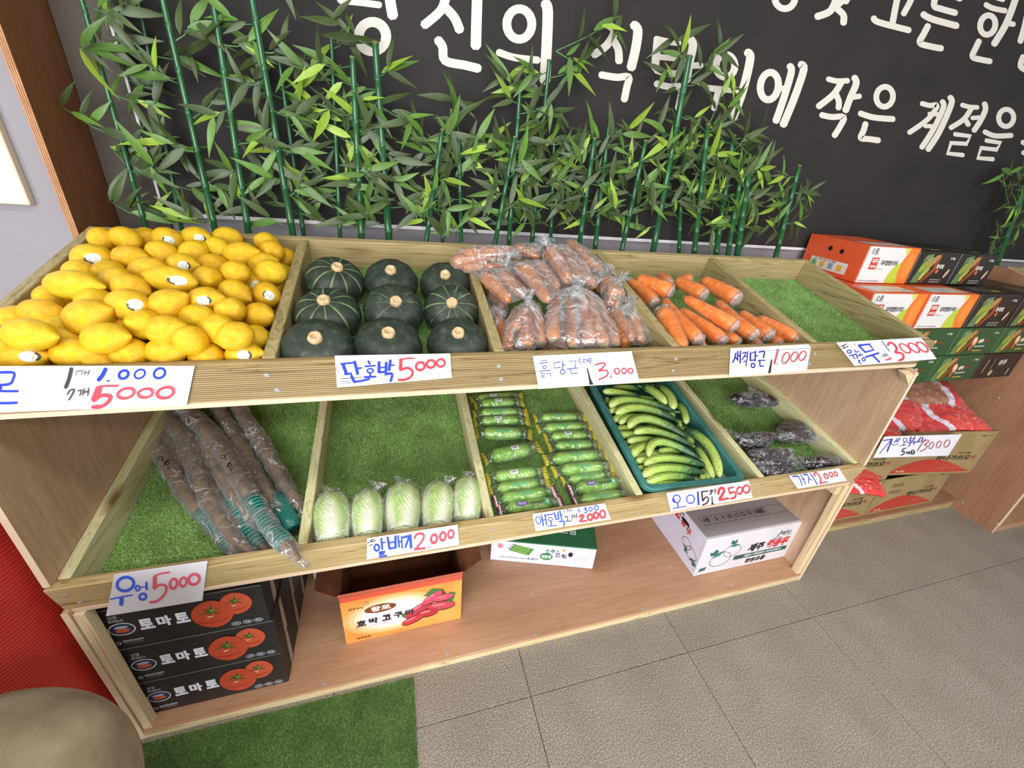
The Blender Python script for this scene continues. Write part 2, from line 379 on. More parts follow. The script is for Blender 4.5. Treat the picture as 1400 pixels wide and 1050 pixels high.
rowA = [  # 당신의 (crop 350,0 x3.5)
 ('s', 32, [(405, 3), (500, 12), (592, 24)]), ('s', 50, [(630, -120), (640, -10), (655, 78)]), ('s', 34, [(640, -60), (740, -50)]), ('s', 34, [(410, -110), (405, -50), (405, 3)]), ('r', 557, 175, 66, 70, 48),
 ('s', 44, [(915, -60), (905, 0), (880, 55), (805, 120)]), ('s', 44, [(905, 35), (950, 85), (975, 145)]), ('s', 50, [(1060, -70), (1055, 100), (1052, 222)]), ('s', 42, [(870, 190), (893, 225), (905, 290), (1000, 312), (1065, 328)]),
 ('r', 1260, 115, 60, 73, 42), ('s', 34, [(1160, 250), (1235, 275), (1350, 288)]), ('s', 50, [(1385, 15), (1396, 60), (1390, 240), (1382, 390)])]
rowB = [  # 식탁위에 (crop 700,0 x3.5)
 ('s', 38, [(460, 118), (490, 150), (455, 215), (392, 262)]), ('s', 36, [(480, 185), (508, 235), (512, 295)]), ('s', 44, [(582, 118), (602, 145), (592, 230), (570, 325)]), ('s', 34, [(425, 358), (500, 370), (558, 368), (550, 415), (537, 478)]),
 ('s', 30, [(688, 186), (750, 200), (800, 205)]), ('s', 28, [(700, 272), (785, 280)]), ('s', 32, [(690, 336), (740, 350), (795, 352)]), ('s', 38, [(697, 190), (690, 260), (684, 325)]),
 ('s', 40, [(848, 182), (866, 215), (848, 300), (835, 385)]), ('s', 30, [(850, 315), (905, 312)]), ('s', 32, [(690, 400), (750, 415), (812, 416), (808, 460), (795, 520)]),
 ('r', 1021, 315, 45, 54, 34), ('s', 30, [(940, 422), (1010, 428), (1090, 432)]), ('s', 28, [(985, 440), (975, 480), (966, 522)]), ('s', 40, [(1125, 250), (1140, 280), (1105, 430), (1058, 562)]),
 ('r', 1231, 412, 43, 66, 34, 8), ('s', 26, [(1278, 426), (1312, 420)]), ('s', 34, [(1328, 315), (1336, 345), (1300, 470), (1262, 580)]), ('s', 36, [(1380, 308), (1396, 332), (1350, 470), (1297, 598)])]
rowC = [  # 작은 계절을 + the line above (crop 1000,0 x3.5)
 ('s', 26, [(462, 378), (505, 388), (558, 386)]), ('s', 30, [(528, 390), (490, 450), (416, 510)]), ('s', 28, [(500, 450), (514, 485), (512, 518)]), ('s', 32, [(588, 370), (597, 400), (570, 465), (546, 530)]), ('s', 25, [(582, 465), (615, 460)]), ('s', 28, [(430, 550), (480, 560), (538, 560), (520, 605), (492, 650)]),
 ('r', 733, 463, 40, 48, 27, 8), ('s', 28, [(615, 542), (680, 562), (775, 570)]), ('s', 28, [(642, 590), (632, 625), (618, 660), (655, 665), (705, 672)]),
 ('s', 24, [(910, 495), (950, 505), (985, 505), (940, 570), (850, 635)]), ('s', 20, [(945, 545), (1000, 548)]), ('s', 20, [(925, 603), (975, 605)]), ('s', 26, [(1008, 485), (1014, 515), (965, 620), (910, 706)]), ('s', 28, [(1045, 465), (1052, 498), (995, 630), (940, 716)]),
 ('s', 22, [(1102, 502), (1140, 512), (1178, 514)]), ('s', 24, [(1150, 515), (1112, 570), (1048, 612)]), ('s', 24, [(1116, 568), (1134, 598)]), ('s', 26, [(1210, 495), (1215, 525), (1190, 580), (1160, 625)]), ('s', 20, [(1150, 565), (1185, 562)]), ('S', 21, [(1068, 642), (1143, 652), (1125, 688), (1050, 684), (1034, 734), (1108, 742)]),
 ('r', 1314, 564, 36, 41, 24, 8), ('s', 24, [(1210, 630), (1260, 650), (1340, 648)]), ('S', 21, [(1218, 672), (1288, 684), (1268, 716), (1194, 708), (1178, 756), (1252, 762)]),
 ('s', 24, [(1392, 680), (1440, 700)]), ('s', 24, [(1395, 730), (1450, 745)]),
 ('r', 255, -10, 48, 52, 32), ('s', 34, [(498, 5), (470, 55), (408, 80)]), ('s', 32, [(500, 38), (535, 72), (535, 112)]), ('s', 30, [(570, -40), (545, 10)]), ('s', 32, [(545, -10), (500, 30)]),
 ('s', 30, [(680, 85), (702, 106), (850, 145)]), ('s', 30, [(800, -40), (785, 30), (770, 110)]), ('s', 28, [(880, -70), (858, 0), (822, 68)]), ('s', 28, [(780, -90), (880, -70)]),
 ('s', 30, [(985, -50), (968, 25), (1000, 42), (1072, 62)]), ('s', 28, [(1000, -45), (1095, -5)]), ('s', 32, [(915, 68), (960, 92), (1078, 124)]), ('s', 30, [(940, 122), (918, 165), (900, 205), (950, 222), (1005, 232)]),
 ('s', 26, [(1215, 22), (1250, 40), (1310, 52)]), ('s', 26, [(1255, -15), (1300, -2)]), ('r', 1225, 120, 36, 47, 28, 12), ('s', 32, [(1358, -5), (1335, 60), (1305, 130), (1255, 212)]), ('s', 25, [(1318, 112), (1350, 116)]), ('s', 28, [(1184, 195), (1165, 235), (1152, 272), (1190, 285), (1238, 294)]),
 ('s', 28, [(1395, 270), (1382, 318), (1420, 340)]), ('s', 28, [(1420, 40), (1400, 130), (1380, 200)])]
ink(ban, 'lettering', 'd9d3c8', rowA, crop(350, 0, 3.5, wp), .7)
ink(ban, 'lettering', 'd9d3c8', rowB, crop(700, 0, 3.5, wp), .7)
ink(ban, 'lettering', 'd9d3c8', rowC, crop(1000, 0, 3.5, wp), .7)

# ------------------------------------------------------------------ turf
def turf_mesh(name, wx, wy, step, h, mat, seed=1, lean=.006, bw=.0017, back=True):
    rs = np.random.RandomState(seed); nx, ny = int(wx/step), int(wy/step)
    gx, gy = np.meshgrid((np.arange(nx)+.5)*step, (np.arange(ny)+.5)*step); n = gx.size
    b = np.stack([gx.ravel()+rs.uniform(-.5, .5, n)*step, gy.ravel()+rs.uniform(-.5, .5, n)*step, np.zeros(n)], 1)
    a = rs.uniform(0, 2*PI, n); d = np.stack([np.cos(a), np.sin(a), 0*a], 1)*bw/2
    a2 = rs.uniform(0, 2*PI, n); l = rs.uniform(.2, 1, n)*lean
    t = b+np.stack([np.cos(a2)*l, np.sin(a2)*l, h*rs.uniform(.65, 1.1, n)], 1)
    V = np.empty((n*3, 3)); V[0::3] = b-d; V[1::3] = b+d; V[2::3] = t
    if back: V = np.vstack([V, [(0, 0, .001), (wx, 0, .001), (wx, wy, .001), (0, wy, .001)]])
    me = bpy.data.meshes.new(name); nl = n*3+(4 if back else 0); npol = n+(1 if back else 0)
    me.vertices.add(len(V)); me.vertices.foreach_set('co', V.ravel().astype(np.float32)); me.loops.add(nl)
    me.loops.foreach_set('vertex_index', np.arange(nl, dtype=np.int32)); me.polygons.add(npol)
    me.polygons.foreach_set('loop_start', np.arange(npol, dtype=np.int32)*3)
    me.materials.append(mat); me.update(calc_edges=True); me.validate(); return me
def turf_mat(name, c1, c2, c3):
    m, nt, b, o = nodes(name); v = coords(nt)
    n = N(nt, 'ShaderNodeTexNoise', i_Scale=380.0, i_Detail=1.0); nt.links.new(v, n.inputs['Vector'])
    c = ramp(nt, n.outputs[0], [(.3, c1), (.5, c2), (.72, c3)])
    n2 = N(nt, 'ShaderNodeTexNoise', i_Scale=14.0, i_Detail=2.0); nt.links.new(v, n2.inputs['Vector'])
    d = ramp(nt, n2.outputs[0], [(.3, 'd8d8d8'), (.7, 'ffffff')])
    mx = N(nt, 'ShaderNodeMix', data_type='RGBA', blend_type='MULTIPLY', i_0=1.0); nt.links.new(c, mx.inputs[6]); nt.links.new(d, mx.inputs[7])
    nt.links.new(mx.outputs[2], b.inputs['Base Color']); b.inputs['Roughness'].default_value = .5; b.inputs['Specular IOR Level'].default_value = .3
    return m
TURF = turf_mat('turf_fibres', '5f8a3a', '90b864', 'c6e09c')
TURF2 = turf_mat('mat_fibres', '42602c', '5c8040', '8aa462')
turf_me = turf_mesh('artificial_turf', .45, .53, .0036, .0120, TURF, 1, .008, .0025)
# ------------------------------------------------------------------ display racks
def slope(O, ang): return frame(O, Vector((1, 0, 0)), Vector((0, math.cos(ang), math.sin(ang))), Vector((0, -math.sin(ang), math.cos(ang))))
FU = slope((0, -.003, 1.140), math.radians(13.95))
FL = slope((0, -.007, .636), math.radians(11.4))
TH = .024; RH = .088
def screw_mesh():
    mb = MB().lathe([(.0001, .0008), (.0042, .0004), (.0042, 0)], 12, Matrix.Scale(1, 4))
    mb.box(-.0022, .0022, -.0004, .0004, .0006, .0011); mb.box(-.0004, .0004, -.0022, .0022, .0006, .0011); return mesh_of(mb, METAL, name='screw')
SCREW = screw_mesh()
def screw(parent, P, n):
    o = link('screw', SCREW, parent); q = Vector(n).to_track_quat('Z', 'Y'); r = parent
    while r.parent: r = r.parent
    o.matrix_local = MW[r].inverted() @ Matrix.Translation(P) @ q.to_matrix().to_4x4() @ Matrix.Scale(1.2, 4); return o
def tray(root, name, F, X0, X1, divs, depth, mats, rail_x=None, turf=True, inner=0.):
    mrail, mboard, mback = mats
    t = part(name, MB().box(X0, X1, -.002, depth, -RH-.012, -RH, F), PLY_E, root, world=True)
    rx = rail_x or (X0, X1)
    part('front_rail', MB().box(rx[0], rx[1], 0, TH, -RH, 0, F), mrail, t, world=True, bevel=.002)
    part('back_rail', MB().box(X0, X1, depth-TH, depth, -RH, 0, F), mback, t, world=True, bevel=.002)
    for x in (X0, X1-TH): part('end_board', MB().box(x, x+TH, TH+.0005, depth-TH-.0005, -RH, 0, F), mboard, t, world=True, bevel=.002)
    for x in divs: part('divider', MB().box(x-TH/2, x+TH/2, TH+.0005, depth-TH-.0005, -RH, 0, F), mboard, t, world=True, bevel=.002)
    n = -(F.to_3x3() @ Vector((0, 1, 0)))
    for x in [X0+.02]+list(divs)+[X1-.03]:
        for j, wv in enumerate((-.024, -.064)):
            screw(t, F @ Vector((x+(.006 if j else -.004), -.0006, wv)), n)
    if turf:
        ed = [X0+TH/2]+list(divs)+[X1-TH/2]
        for a, b in zip(ed[:-1], ed[1:]):
            a += TH/2+.001; b -= TH/2+.001; o = link('artificial_turf', turf_me, t); o['kind'] = 'stuff'
            r = MW[root].inverted(); o.matrix_local = r @ F @ Matrix.Translation((a, TH+.001, -RH+.001)) @ Matrix.Diagonal(((b-a)/.45, (depth-2*TH-.002)/.53, 1, 1))
    return t
DU = [.496, .958, 1.4275, 1.903]; DL = [.489, .962, 1.442, 1.925]
rack = thing('display_rack', 'two-tier pine and plywood produce rack with turf-lined trays, filling the foreground', 'rack', (0, 0, 0))
upper = tray(rack, 'upper_tray', FU, 0, 2.4, DU, .588, (PINE_X, PINE_Y, PINE_XP))
lower = tray(rack, 'lower_tray', FL, .0125, 2.3875, DL, .70, (PINE_LX, PINE_L, PINE_LX), rail_x=(0, 2.4))
def prism_x(poly, x0, x1):
    n = len(poly); mb = MB(); mb.add([(x0, y, z) for y, z in poly]+[(x1, y, z) for y, z in poly], [tuple(reversed(range(n))), tuple(range(n, 2*n))]+[(i, (i+1) % n, (i+1) % n+n, i+n) for i in range(n)]); return mb
side = [(0, .0), (.735, 0), (.735, 1.20), (.588, 1.178), (.02, 1.036), (0, 1.031), (0, .640), (.026, .640), (.026, .551), (0, .551)]
for x0 in (0, 2.388):
    part('side_panel', prism_x(side, x0, x0+.012), PLY_R, rack, world=True)
    mb = MB()
    for za, zb in ((.0, .551), (.640, 1.031)): mb.box(x0-.0003, x0+.0123, -.0012, -.0001, za, zb)
    part('panel_edge', mb, PLY_E, rack, world=True, label='pale plywood edge')
part('bottom_shelf', MB().box(.0125, 2.3875, .001, .72, .025, .037), PLY_S, rack, world=True)
part('front_batten', MB().box(.0125, 2.3875, -.001, .03, .0005, .0245), BATTEN_X, rack, world=True)
part('back_panel', MB().box(.0125, 2.3875, .721, .73, .037, 1.16), PLY_M, rack, world=True)
part('back_ledge', MB().box(.0, 2.4, .592, .745, 1.205, 1.217), PLY_M, rack, world=True)
for x0 in (.0125, 2.3565):
    x1 = x0 if x0 < 1 else x0+.009
    part('corner_post', MB().box(x1, x1+.022, .004, .032, .11, .536), BATTEN, rack, world=True, bevel=.001)
    part('corner_post', MB().box(x1, x1+.022, .004, .033, .0375, .1095), BATTEN, rack, world=True, bevel=.001)
part('support_block', MB().box(2.335, 2.3564, .01, .05, .495, .532), BATTEN, rack, world=True, bevel=.001)
mb = MB(); mb.add([(2.345, .001, 1.024), (2.386, .001, 1.024), (2.386, .001, .985), (2.345, .03, 1.03), (2.386, .03, 1.03), (2.386, .03, .99)], [(0, 2, 1), (3, 4, 5), (0, 1, 4, 3), (1, 2, 5, 4), (0, 3, 5, 2)])
part('corner_block', mb, BATTEN, rack, world=True)
for uv in [(205, 988), (443, 935), (612, 894), (727, 813), (732, 867), (878, 832), (916, 776), (1078, 777), (1000, 800)]:
    P = hit(*uv, (0, 0, .0372), (0, 0, 1)); screw(rack, P, (0, 0, 1))
# middle shelf unit and the next rack
mid = thing('wall_shelf', 'low plywood shelf unit between the two racks holding cartons', 'shelf', (3.1, .5, 0))
part('kick_board', MB().box(2.401, 3.742, .197, .212, 0, .052), wood('kick_pine', 0, 'b5a070', 'a18a5a', '86704a'), mid, world=True)
part('base_board', MB().box(2.401, 3.742, .185, .72, .0525, .064), PLY_M, mid, world=True)
part('upper_shelf', MB().box(2.401, 3.742, .325, .74, .783, .795), PLY_E, mid, world=True)
part('shelf_back', MB().box(2.401, 3.742, .741, .752, .0, 1.2), PLY_M, mid, world=True)
part('shelf_bracket', MB().box(3.55, 3.742, .40, .42, .745, .782), BATTEN, mid, world=True)
r2 = thing('display_rack', 'brown plywood side of the neighbouring produce rack at the right edge', 'rack', (3.75, 0, 0))
s2 = [(0, 0), (.70, 0), (.70, 1.29), (.575, 1.285), (.1, 1.165), (0, 1.14)]
part('side_panel', prism_x(s2, 3.744, 3.756), PLY_M, r2, world=True)
part('panel_edge', MB().box(3.7438, 3.7562, -.0012, -.0001, 0, 1.14), PLY_E, r2, world=True)
part('corner_post', MB().box(3.7565, 3.79, .004, .04, .037, 1.03), BATTEN, r2, world=True)
part('bottom_shelf', MB().box(3.757, 5.6, 0, .69, .0, .036), PLY_S, r2, world=True)
part('back_panel', MB().box(3.757, 5.6, .692, .70, .037, 1.15), PLY_M, r2, world=True)
F2 = slope((0, .0, 1.150), math.radians(13.95))
tray(r2, 'upper_tray', F2, 3.757, 5.6, [4.3, 4.8], .588, (PINE_X, PINE_Y, PINE_XP))
part('side_panel', prism_x(s2, 5.6, 5.612), PLY_M, r2, world=True)
for uv in ((1366, 544), (1316, 687), (1364, 716)):
    P = hit(*uv, (3.7435, 0, 0), (1, 0, 0)); screw(r2, P, (-1, 0, 0))
# floor mat
mt = turf_mesh('turf_mat', .756, .50, .0036, .013, TURF2, 3, .009, .0022)
m_ = link('turf_mat', mt); m_.location = (-.02, -.512, .001); MW[m_] = Matrix.Translation((-.02, -.512, .001))
tag(m_, 'green artificial turf mat lying on the floor before the rack', 'mat', kind='stuff')
# ------------------------------------------------------------------ price signs
def sign(label, cropargs, quad, inks, Fr, off=.0016):
    O = Fr @ Vector((0, -off, 0)); n = Fr.to_3x3() @ Vector((0, 1, 0))
    x0, y0, s = cropargs
    def at(k): return crop(x0, y0, s, lambda u, v: hit(u, v, O-n*k, n))
    a = at(0); pts = [a(*q) for q in quad]; c = sum(pts, Vector())/4
    t = thing('price_sign', label, 'sign', c)
    mb = MB(); k = len(pts); mb.add(pts+[p+n*.0012 for p in pts], [tuple(range(k)), tuple(reversed(range(k, 2*k)))]+[(i, i+k, (i+1) % k+k, (i+1) % k) for i in range(k)])
    part('card', mb, flat('e6e4ea', .6), t, world=True)
    for i, (c_, items) in enumerate(inks):
        nm = {'1': 'blue_handwriting'}.get('', 'handwriting')
        ink(t, nm, c_, items, at(.0004+.0012*i), .45, n=-n, fat=1.12)
    return t
BL, NV, RD, BK, GR, SL = '2b45c8', '3446a0', 'e5434f', '2c2a30', '4a4348', '3a2c24'
SG = []
sign('white sign hanging below the lemons, reading 1,000 in blue and 5000 in red', (0, 480, 5), [(-260, 106), (1330, 104), (1275, 373), (-260, 428)], [
 (BL, [('s', 17, [(-40, 150), (30, 145), (95, 150), (88, 195), (70, 222), (20, 232), (-20, 230)]), ('s', 14, [(10, 235), (2, 268)]), ('s', 15, [(-60, 270), (30, 274), (122, 274)]), ('s', 16, [(-50, 355), (40, 356), (116, 353)]), ('s', 14, [(-45, 310), (-50, 350)]),
  ('s', 26, [(722, 122), (700, 165), (672, 198)]), ('s', 10, [(732, 202), (748, 204)]), ('r', 845, 160, 34, 26, 17, -30), ('r', 955, 156, 38, 28, 12, -30), ('r', 1090, 151, 40, 32, 15, -30)]),
 (GR, [('s', 22, [(486, 120), (470, 190), (447, 250)])]), (GR, [('s', 5, [(528, 132), (518, 162)]), ('s', 5, [(535, 138), (562, 136), (555, 165)]), ('s', 5, [(585, 132), (575, 165)]), ('s', 5, [(612, 128), (600, 168)]), ('s', 4, [(580, 150), (605, 148)]),
  ('s', 9, [(460, 298), (475, 270), (505, 264), (490, 300), (470, 335)]), ('s', 8, [(532, 272), (555, 270), (545, 304)]), ('s', 8, [(575, 258), (566, 300)]), ('s', 8, [(606, 252), (600, 302)]), ('s', 7, [(572, 280), (604, 278)])]),
 ('e8505e', [('S', 36, [(672, 256), (640, 335)]), ('s', 11, [(660, 246), (720, 240), (805, 240)]), ('s', 20, [(640, 342), (690, 306), (750, 312), (735, 350), (690, 380), (630, 382)]), ('r', 858, 290, 58, 33, 15, -15), ('r', 992, 289, 50, 30, 14, -10), ('r', 1128, 286, 58, 36, 16, -15)])], FU, .0042)
sign('white sign reading 5000 in red, hanging below the dark green squashes', (450, 470, 7.778), [(60, 130), (1285, 108), (1305, 362), (85, 465)], [
 (BK, [('S', 4, [(72, 262), (112, 318), (74, 330)]), ('s', 6, [(115, 375), (350, 355)]), ('s', 4, [(125, 402), (235, 396)]), ('s', 4, [(125, 422), (235, 414)])]),
 (BL, [('s', 18, [(125, 215), (255, 203)]), ('s', 30, [(145, 218), (182, 318)]), ('s', 20, [(165, 325), (235, 318)]), ('s', 28, [(270, 190), (303, 322)]), ('s', 16, [(300, 262), (346, 258)]), ('s', 26, [(235, 340), (262, 400)]), ('s', 20, [(262, 408), (340, 395), (425, 376)]),
  ('s', 20, [(415, 184), (432, 214)]), ('s', 16, [(380, 242), (490, 232)]), ('r', 435, 287, 32, 22, 14), ('s', 18, [(435, 310), (435, 342)]), ('s', 18, [(372, 355), (495, 350)]),
  ('s', 28, [(530, 195), (528, 300)]), ('s', 26, [(606, 200), (602, 300)]), ('s', 14, [(530, 255), (600, 250)]), ('s', 20, [(525, 305), (600, 298)]), ('s', 26, [(650, 175), (638, 280)]), ('s', 13, [(650, 228), (695, 228)]), ('s', 24, [(595, 325), (668, 320), (652, 400)])]),
 (RD, [('s', 14, [(745, 172), (820, 158), (905, 156)]), ('s', 32, [(762, 170), (757, 275)]), ('s', 22, [(757, 282), (830, 258), (885, 295), (870, 350), (800, 385), (735, 384)]), ('r', 968, 240, 46, 42, 22, -20), ('r', 1080, 216, 44, 40, 22, -20), ('r', 1186, 205, 42, 40, 20, -20)])], FU, .0042)
sign('white sign with a slit, reading 3,000 in red below the bagged carrots', (720, 470, 8.75), [(75, 150), (1255, 92), (1350, 458), (145, 540)], [
 (NV, [('s', 8, [(170, 206), (242, 198)]), ('s', 9, [(152, 234), (255, 222)]), ('r', 216, 280, 22, 18, 9), ('s', 9, [(152, 328), (290, 315)]), ('S', 9, [(170, 355), (216, 350), (212, 372), (176, 384), (182, 402), (216, 394)]), ('S', 9, [(240, 356), (284, 350), (290, 388)]),
  ('S', 10, [(402, 215), (335, 228), (322, 290), (405, 285)]), ('s', 10, [(425, 205), (437, 305)]), ('s', 9, [(435, 256), (462, 250)]), ('r', 430, 335, 27, 27, 10), ('S', 9, [(510, 210), (590, 207), (576, 290)]), ('s', 9, [(480, 302), (615, 288)]), ('S', 9, [(524, 306), (537, 355), (608, 348)]),
  ('s', 8, [(645, 170), (625, 200), (648, 236)]), ('S', 9, [(705, 185), (676, 190), (672, 222), (705, 216)]), ('s', 8, [(724, 175), (726, 220)]), ('s', 8, [(745, 170), (748, 222)]), ('s', 7, [(725, 198), (746, 196)]), ('s', 8, [(758, 162), (770, 198), (758, 240)])]),
 (SL, [('p', [(718, 292), (732, 292), (768, 420), (800, 488), (752, 492), (740, 400)])]),
 (RD, [('s', 14, [(820, 256), (880, 236), (935, 235), (920, 280), (862, 325), (940, 318), (975, 345), (950, 390), (865, 430)]), ('s', 11, [(1015, 384), (1002, 408)]), ('r', 1080, 330, 30, 33, 13), ('r', 1166, 326, 28, 31, 13), ('r', 1244, 324, 28, 30, 12)])], FU, .0042)
sign('white sign with a slit, reading 1,000 in red below the unbagged orange carrots', (990, 465, 10.77), [(95, 125), (1240, 65), (1278, 110), (1215, 455), (75, 535)], [
 ('26309a', [('s', 20, [(172, 190), (158, 260), (128, 328)]), ('s', 18, [(160, 245), (192, 285)]), ('s', 18, [(195, 232), (240, 228)]), ('s', 20, [(202, 165), (198, 300)]), ('s', 20, [(240, 160), (235, 338)]), ('s', 16, [(268, 195), (325, 182), (265, 290)]), ('s', 16, [(348, 165), (338, 300)]), ('s', 16, [(288, 320), (325, 310), (322, 380)]), ('s', 14, [(305, 240), (338, 236)]),
  ('s', 22, [(388, 190), (386, 300)]), ('s', 18, [(386, 300), (455, 292)]), ('s', 14, [(388, 188), (448, 178)]), ('s', 20, [(460, 160), (456, 306)]), ('s', 16, [(462, 230), (498, 228)]), ('r', 425, 372, 26, 32, 18), ('s', 20, [(512, 176), (592, 165), (577, 258)]), ('s', 16, [(497, 300), (603, 294)]), ('s', 18, [(525, 305), (530, 378), (578, 378)])]),
 (SL, [('p', [(694, 285), (712, 285), (690, 480), (648, 490)])]), ('6b6466', [('s', 4, [(625, 158), (900, 140), (1270, 122)])]),
 ('cc4750', [('s', 20, [(798, 138), (770, 250), (742, 352)]), ('s', 14, [(782, 352), (792, 352)]), ('r', 910, 265, 46, 88, 14, 25), ('r', 1036, 248, 44, 76, 14, 25), ('r', 1156, 234, 44, 74, 14, 28)])], FU, .0042)
sign('white sign slanting off the right end of the upper rail, reading 3000', (1135, 455, 8.75), [(75, 118), (1090, 60), (1275, 312), (290, 395)], [
 (BK, [('s', 10, [(130, 165), (200, 132)]), ('s', 10, [(150, 190), (215, 160)]), ('s', 8, [(150, 150), (175, 185)]), ('s', 6, [(620, 255), (650, 290)]), ('s', 6, [(645, 245), (670, 290)]), ('s', 6, [(665, 240), (700, 285)]), ('s', 5, [(640, 270), (690, 262)]), ('s', 8, [(620, 98), (710, 222)])]),
 (BL, [('r', 230, 226, 24, 20, 11), ('s', 11, [(232, 276), (318, 255)]), ('s', 11, [(272, 274), (298, 312)]), ('s', 11, [(318, 268), (330, 312)]), ('s', 10, [(335, 338), (358, 330), (345, 355), (374, 370)]), ('S', 11, [(292, 205), (306, 232), (342, 225)]), ('s', 11, [(335, 275), (392, 262)]), ('s', 9, [(355, 245), (362, 270)]), ('r', 402, 317, 18, 20, 10),
  ('S', 19, [(342, 150), (468, 138), (522, 205), (420, 232), (348, 158)]), ('s', 18, [(428, 290), (582, 242)]), ('s', 18, [(512, 272), (592, 352)])]),
 ('e04450', [('r', 300, 143, 10, 10, 3), ('s', 4, [(470, 115), (495, 130)]), ('s', 14, [(668, 325), (705, 318), (732, 300)]), ('s', 20, [(695, 150), (708, 120), (755, 130), (800, 190), (785, 238), (850, 242), (882, 285), (865, 320), (825, 334)]), ('r', 898, 188, 78, 36, 13, 38), ('r', 1005, 180, 80, 36, 13, 38), ('r', 1105, 172, 82, 38, 15, 38)])], FU, .0046)
sign('white sign reading 5000, at the left end of the lower rail over the tomato cartons', (140, 760, 9.333), [(150, 240), (1340, 68), (1275, 570), (45, 770)], [
 ('4468ee', [('r', 294, 360, 108, 86, 36, -15), ('s', 17, [(105, 555), (240, 525), (382, 500)]), ('S', 50, [(247, 545), (240, 620)]), ('r', 450, 412, 26, 32, 22), ('s', 14, [(490, 402), (548, 392)]), ('s', 26, [(562, 335), (566, 430)]), ('r', 516, 520, 44, 38, 28, -20)]),
 ('ee5f77', [('s', 18, [(660, 258), (750, 228), (855, 212)]), ('S', 42, [(668, 262), (664, 415)]), ('s', 26, [(662, 418), (730, 370), (805, 385), (812, 450), (760, 530), (680, 585), (605, 590)]), ('r', 905, 358, 44, 64, 28, 12), ('r', 1030, 336, 42, 58, 26, 12), ('r', 1168, 302, 72, 64, 30, -35)])], FL, .0042)
sign('white sign reading 2,000, below the bagged cabbages', (495, 710, 10), [(70, 265), (1305, 78), (1330, 350), (65, 550)], [
 (BK, [('s', 10, [(75, 325), (135, 295)]), ('s', 10, [(95, 360), (140, 345)]), ('s', 10, [(120, 285), (160, 270)]), ('s', 10, [(130, 310), (185, 290)])]),
 ('3559d0', [('r', 200, 390, 34, 42, 22), ('s', 24, [(262, 262), (276, 410)]), ('s', 15, [(270, 325), (320, 315)]), ('S', 20, [(232, 456), (314, 440), (300, 472), (238, 482), (232, 515), (335, 500)]), ('s', 28, [(348, 250), (374, 400)]), ('s', 28, [(455, 235), (458, 390)]), ('s', 16, [(365, 322), (450, 312)]), ('s', 20, [(375, 405), (455, 390)]), ('s', 20, [(490, 225), (506, 382)]), ('s', 18, [(540, 235), (546, 395)]), ('s', 12, [(500, 308), (540, 304)]), ('s', 24, [(562, 252), (635, 240), (590, 385)]), ('s', 30, [(656, 215), (670, 390)])]),
 ('e8586a', [('s', 24, [(716, 262), (745, 210), (820, 202), (842, 255), (770, 365), (718, 415)]), ('s', 20, [(718, 418), (860, 400)]), ('s', 8, [(898, 382), (925, 388)]), ('r', 982, 270, 40, 58, 28, 10), ('r', 1102, 237, 38, 56, 26, 8), ('r', 1213, 206, 38, 54, 24, 8)])], FL, .0042)
sign('white sign with two prices, 1,300 above 2000, below the courgettes', (720, 680, 11.667), [(95, 270), (1250, 100), (1345, 350), (145, 540)], [
 ('3a5fd6', [('r', 185, 366, 36, 60, 14, -15), ('s', 22, [(235, 288), (268, 450)]), ('s', 20, [(290, 272), (320, 438)]), ('s', 13, [(245, 366), (300, 355)]), ('s', 12, [(345, 258), (352, 284)]), ('s', 14, [(302, 288), (425, 265)]), ('r', 380, 347, 32, 28, 13), ('s', 18, [(386, 385), (396, 448)]), ('s', 13, [(335, 460), (480, 448)]),
  ('s', 20, [(442, 240), (466, 350)]), ('s', 20, [(500, 230), (512, 345)]), ('s', 10, [(462, 300), (505, 290)]), ('s', 15, [(466, 352), (515, 345)]), ('s', 20, [(530, 215), (560, 358)]), ('s', 12, [(545, 282), (575, 272)]), ('s', 20, [(518, 385), (600, 384), (590, 460)]),
  ('s', 16, [(822, 182), (840, 238)]), ('s', 10, [(872, 226), (882, 226)]), ('s', 15, [(915, 165), (955, 168), (925, 200), (962, 205), (958, 235), (922, 244)]), ('r', 1020, 187, 26, 32, 14), ('r', 1112, 166, 34, 36, 15)]),
 ('514a52', [('s', 7, [(605, 195), (600, 250)]), ('s', 7, [(636, 205), (665, 198), (650, 235)]), ('s', 7, [(685, 190), (686, 235)]), ('s', 7, [(712, 190), (714, 230)]), ('s', 6, [(686, 212), (712, 210)]), ('s', 13, [(612, 318), (640, 305), (655, 335), (640, 382)]), ('s', 10, [(640, 386), (715, 375)]), ('s', 10, [(706, 302), (745, 295), (718, 345)]), ('s', 10, [(762, 270), (766, 335)]), ('s', 10, [(795, 256), (805, 338)]), ('s', 9, [(764, 304), (800, 300)])]),
 ('e6525c', [('s', 28, [(842, 318), (875, 285), (908, 305), (850, 385)]), ('s', 22, [(850, 388), (955, 380)]), ('r', 1012, 320, 38, 48, 28), ('r', 1106, 292, 36, 48, 28), ('r', 1212, 270, 42, 58, 26)])], FL, .0042)
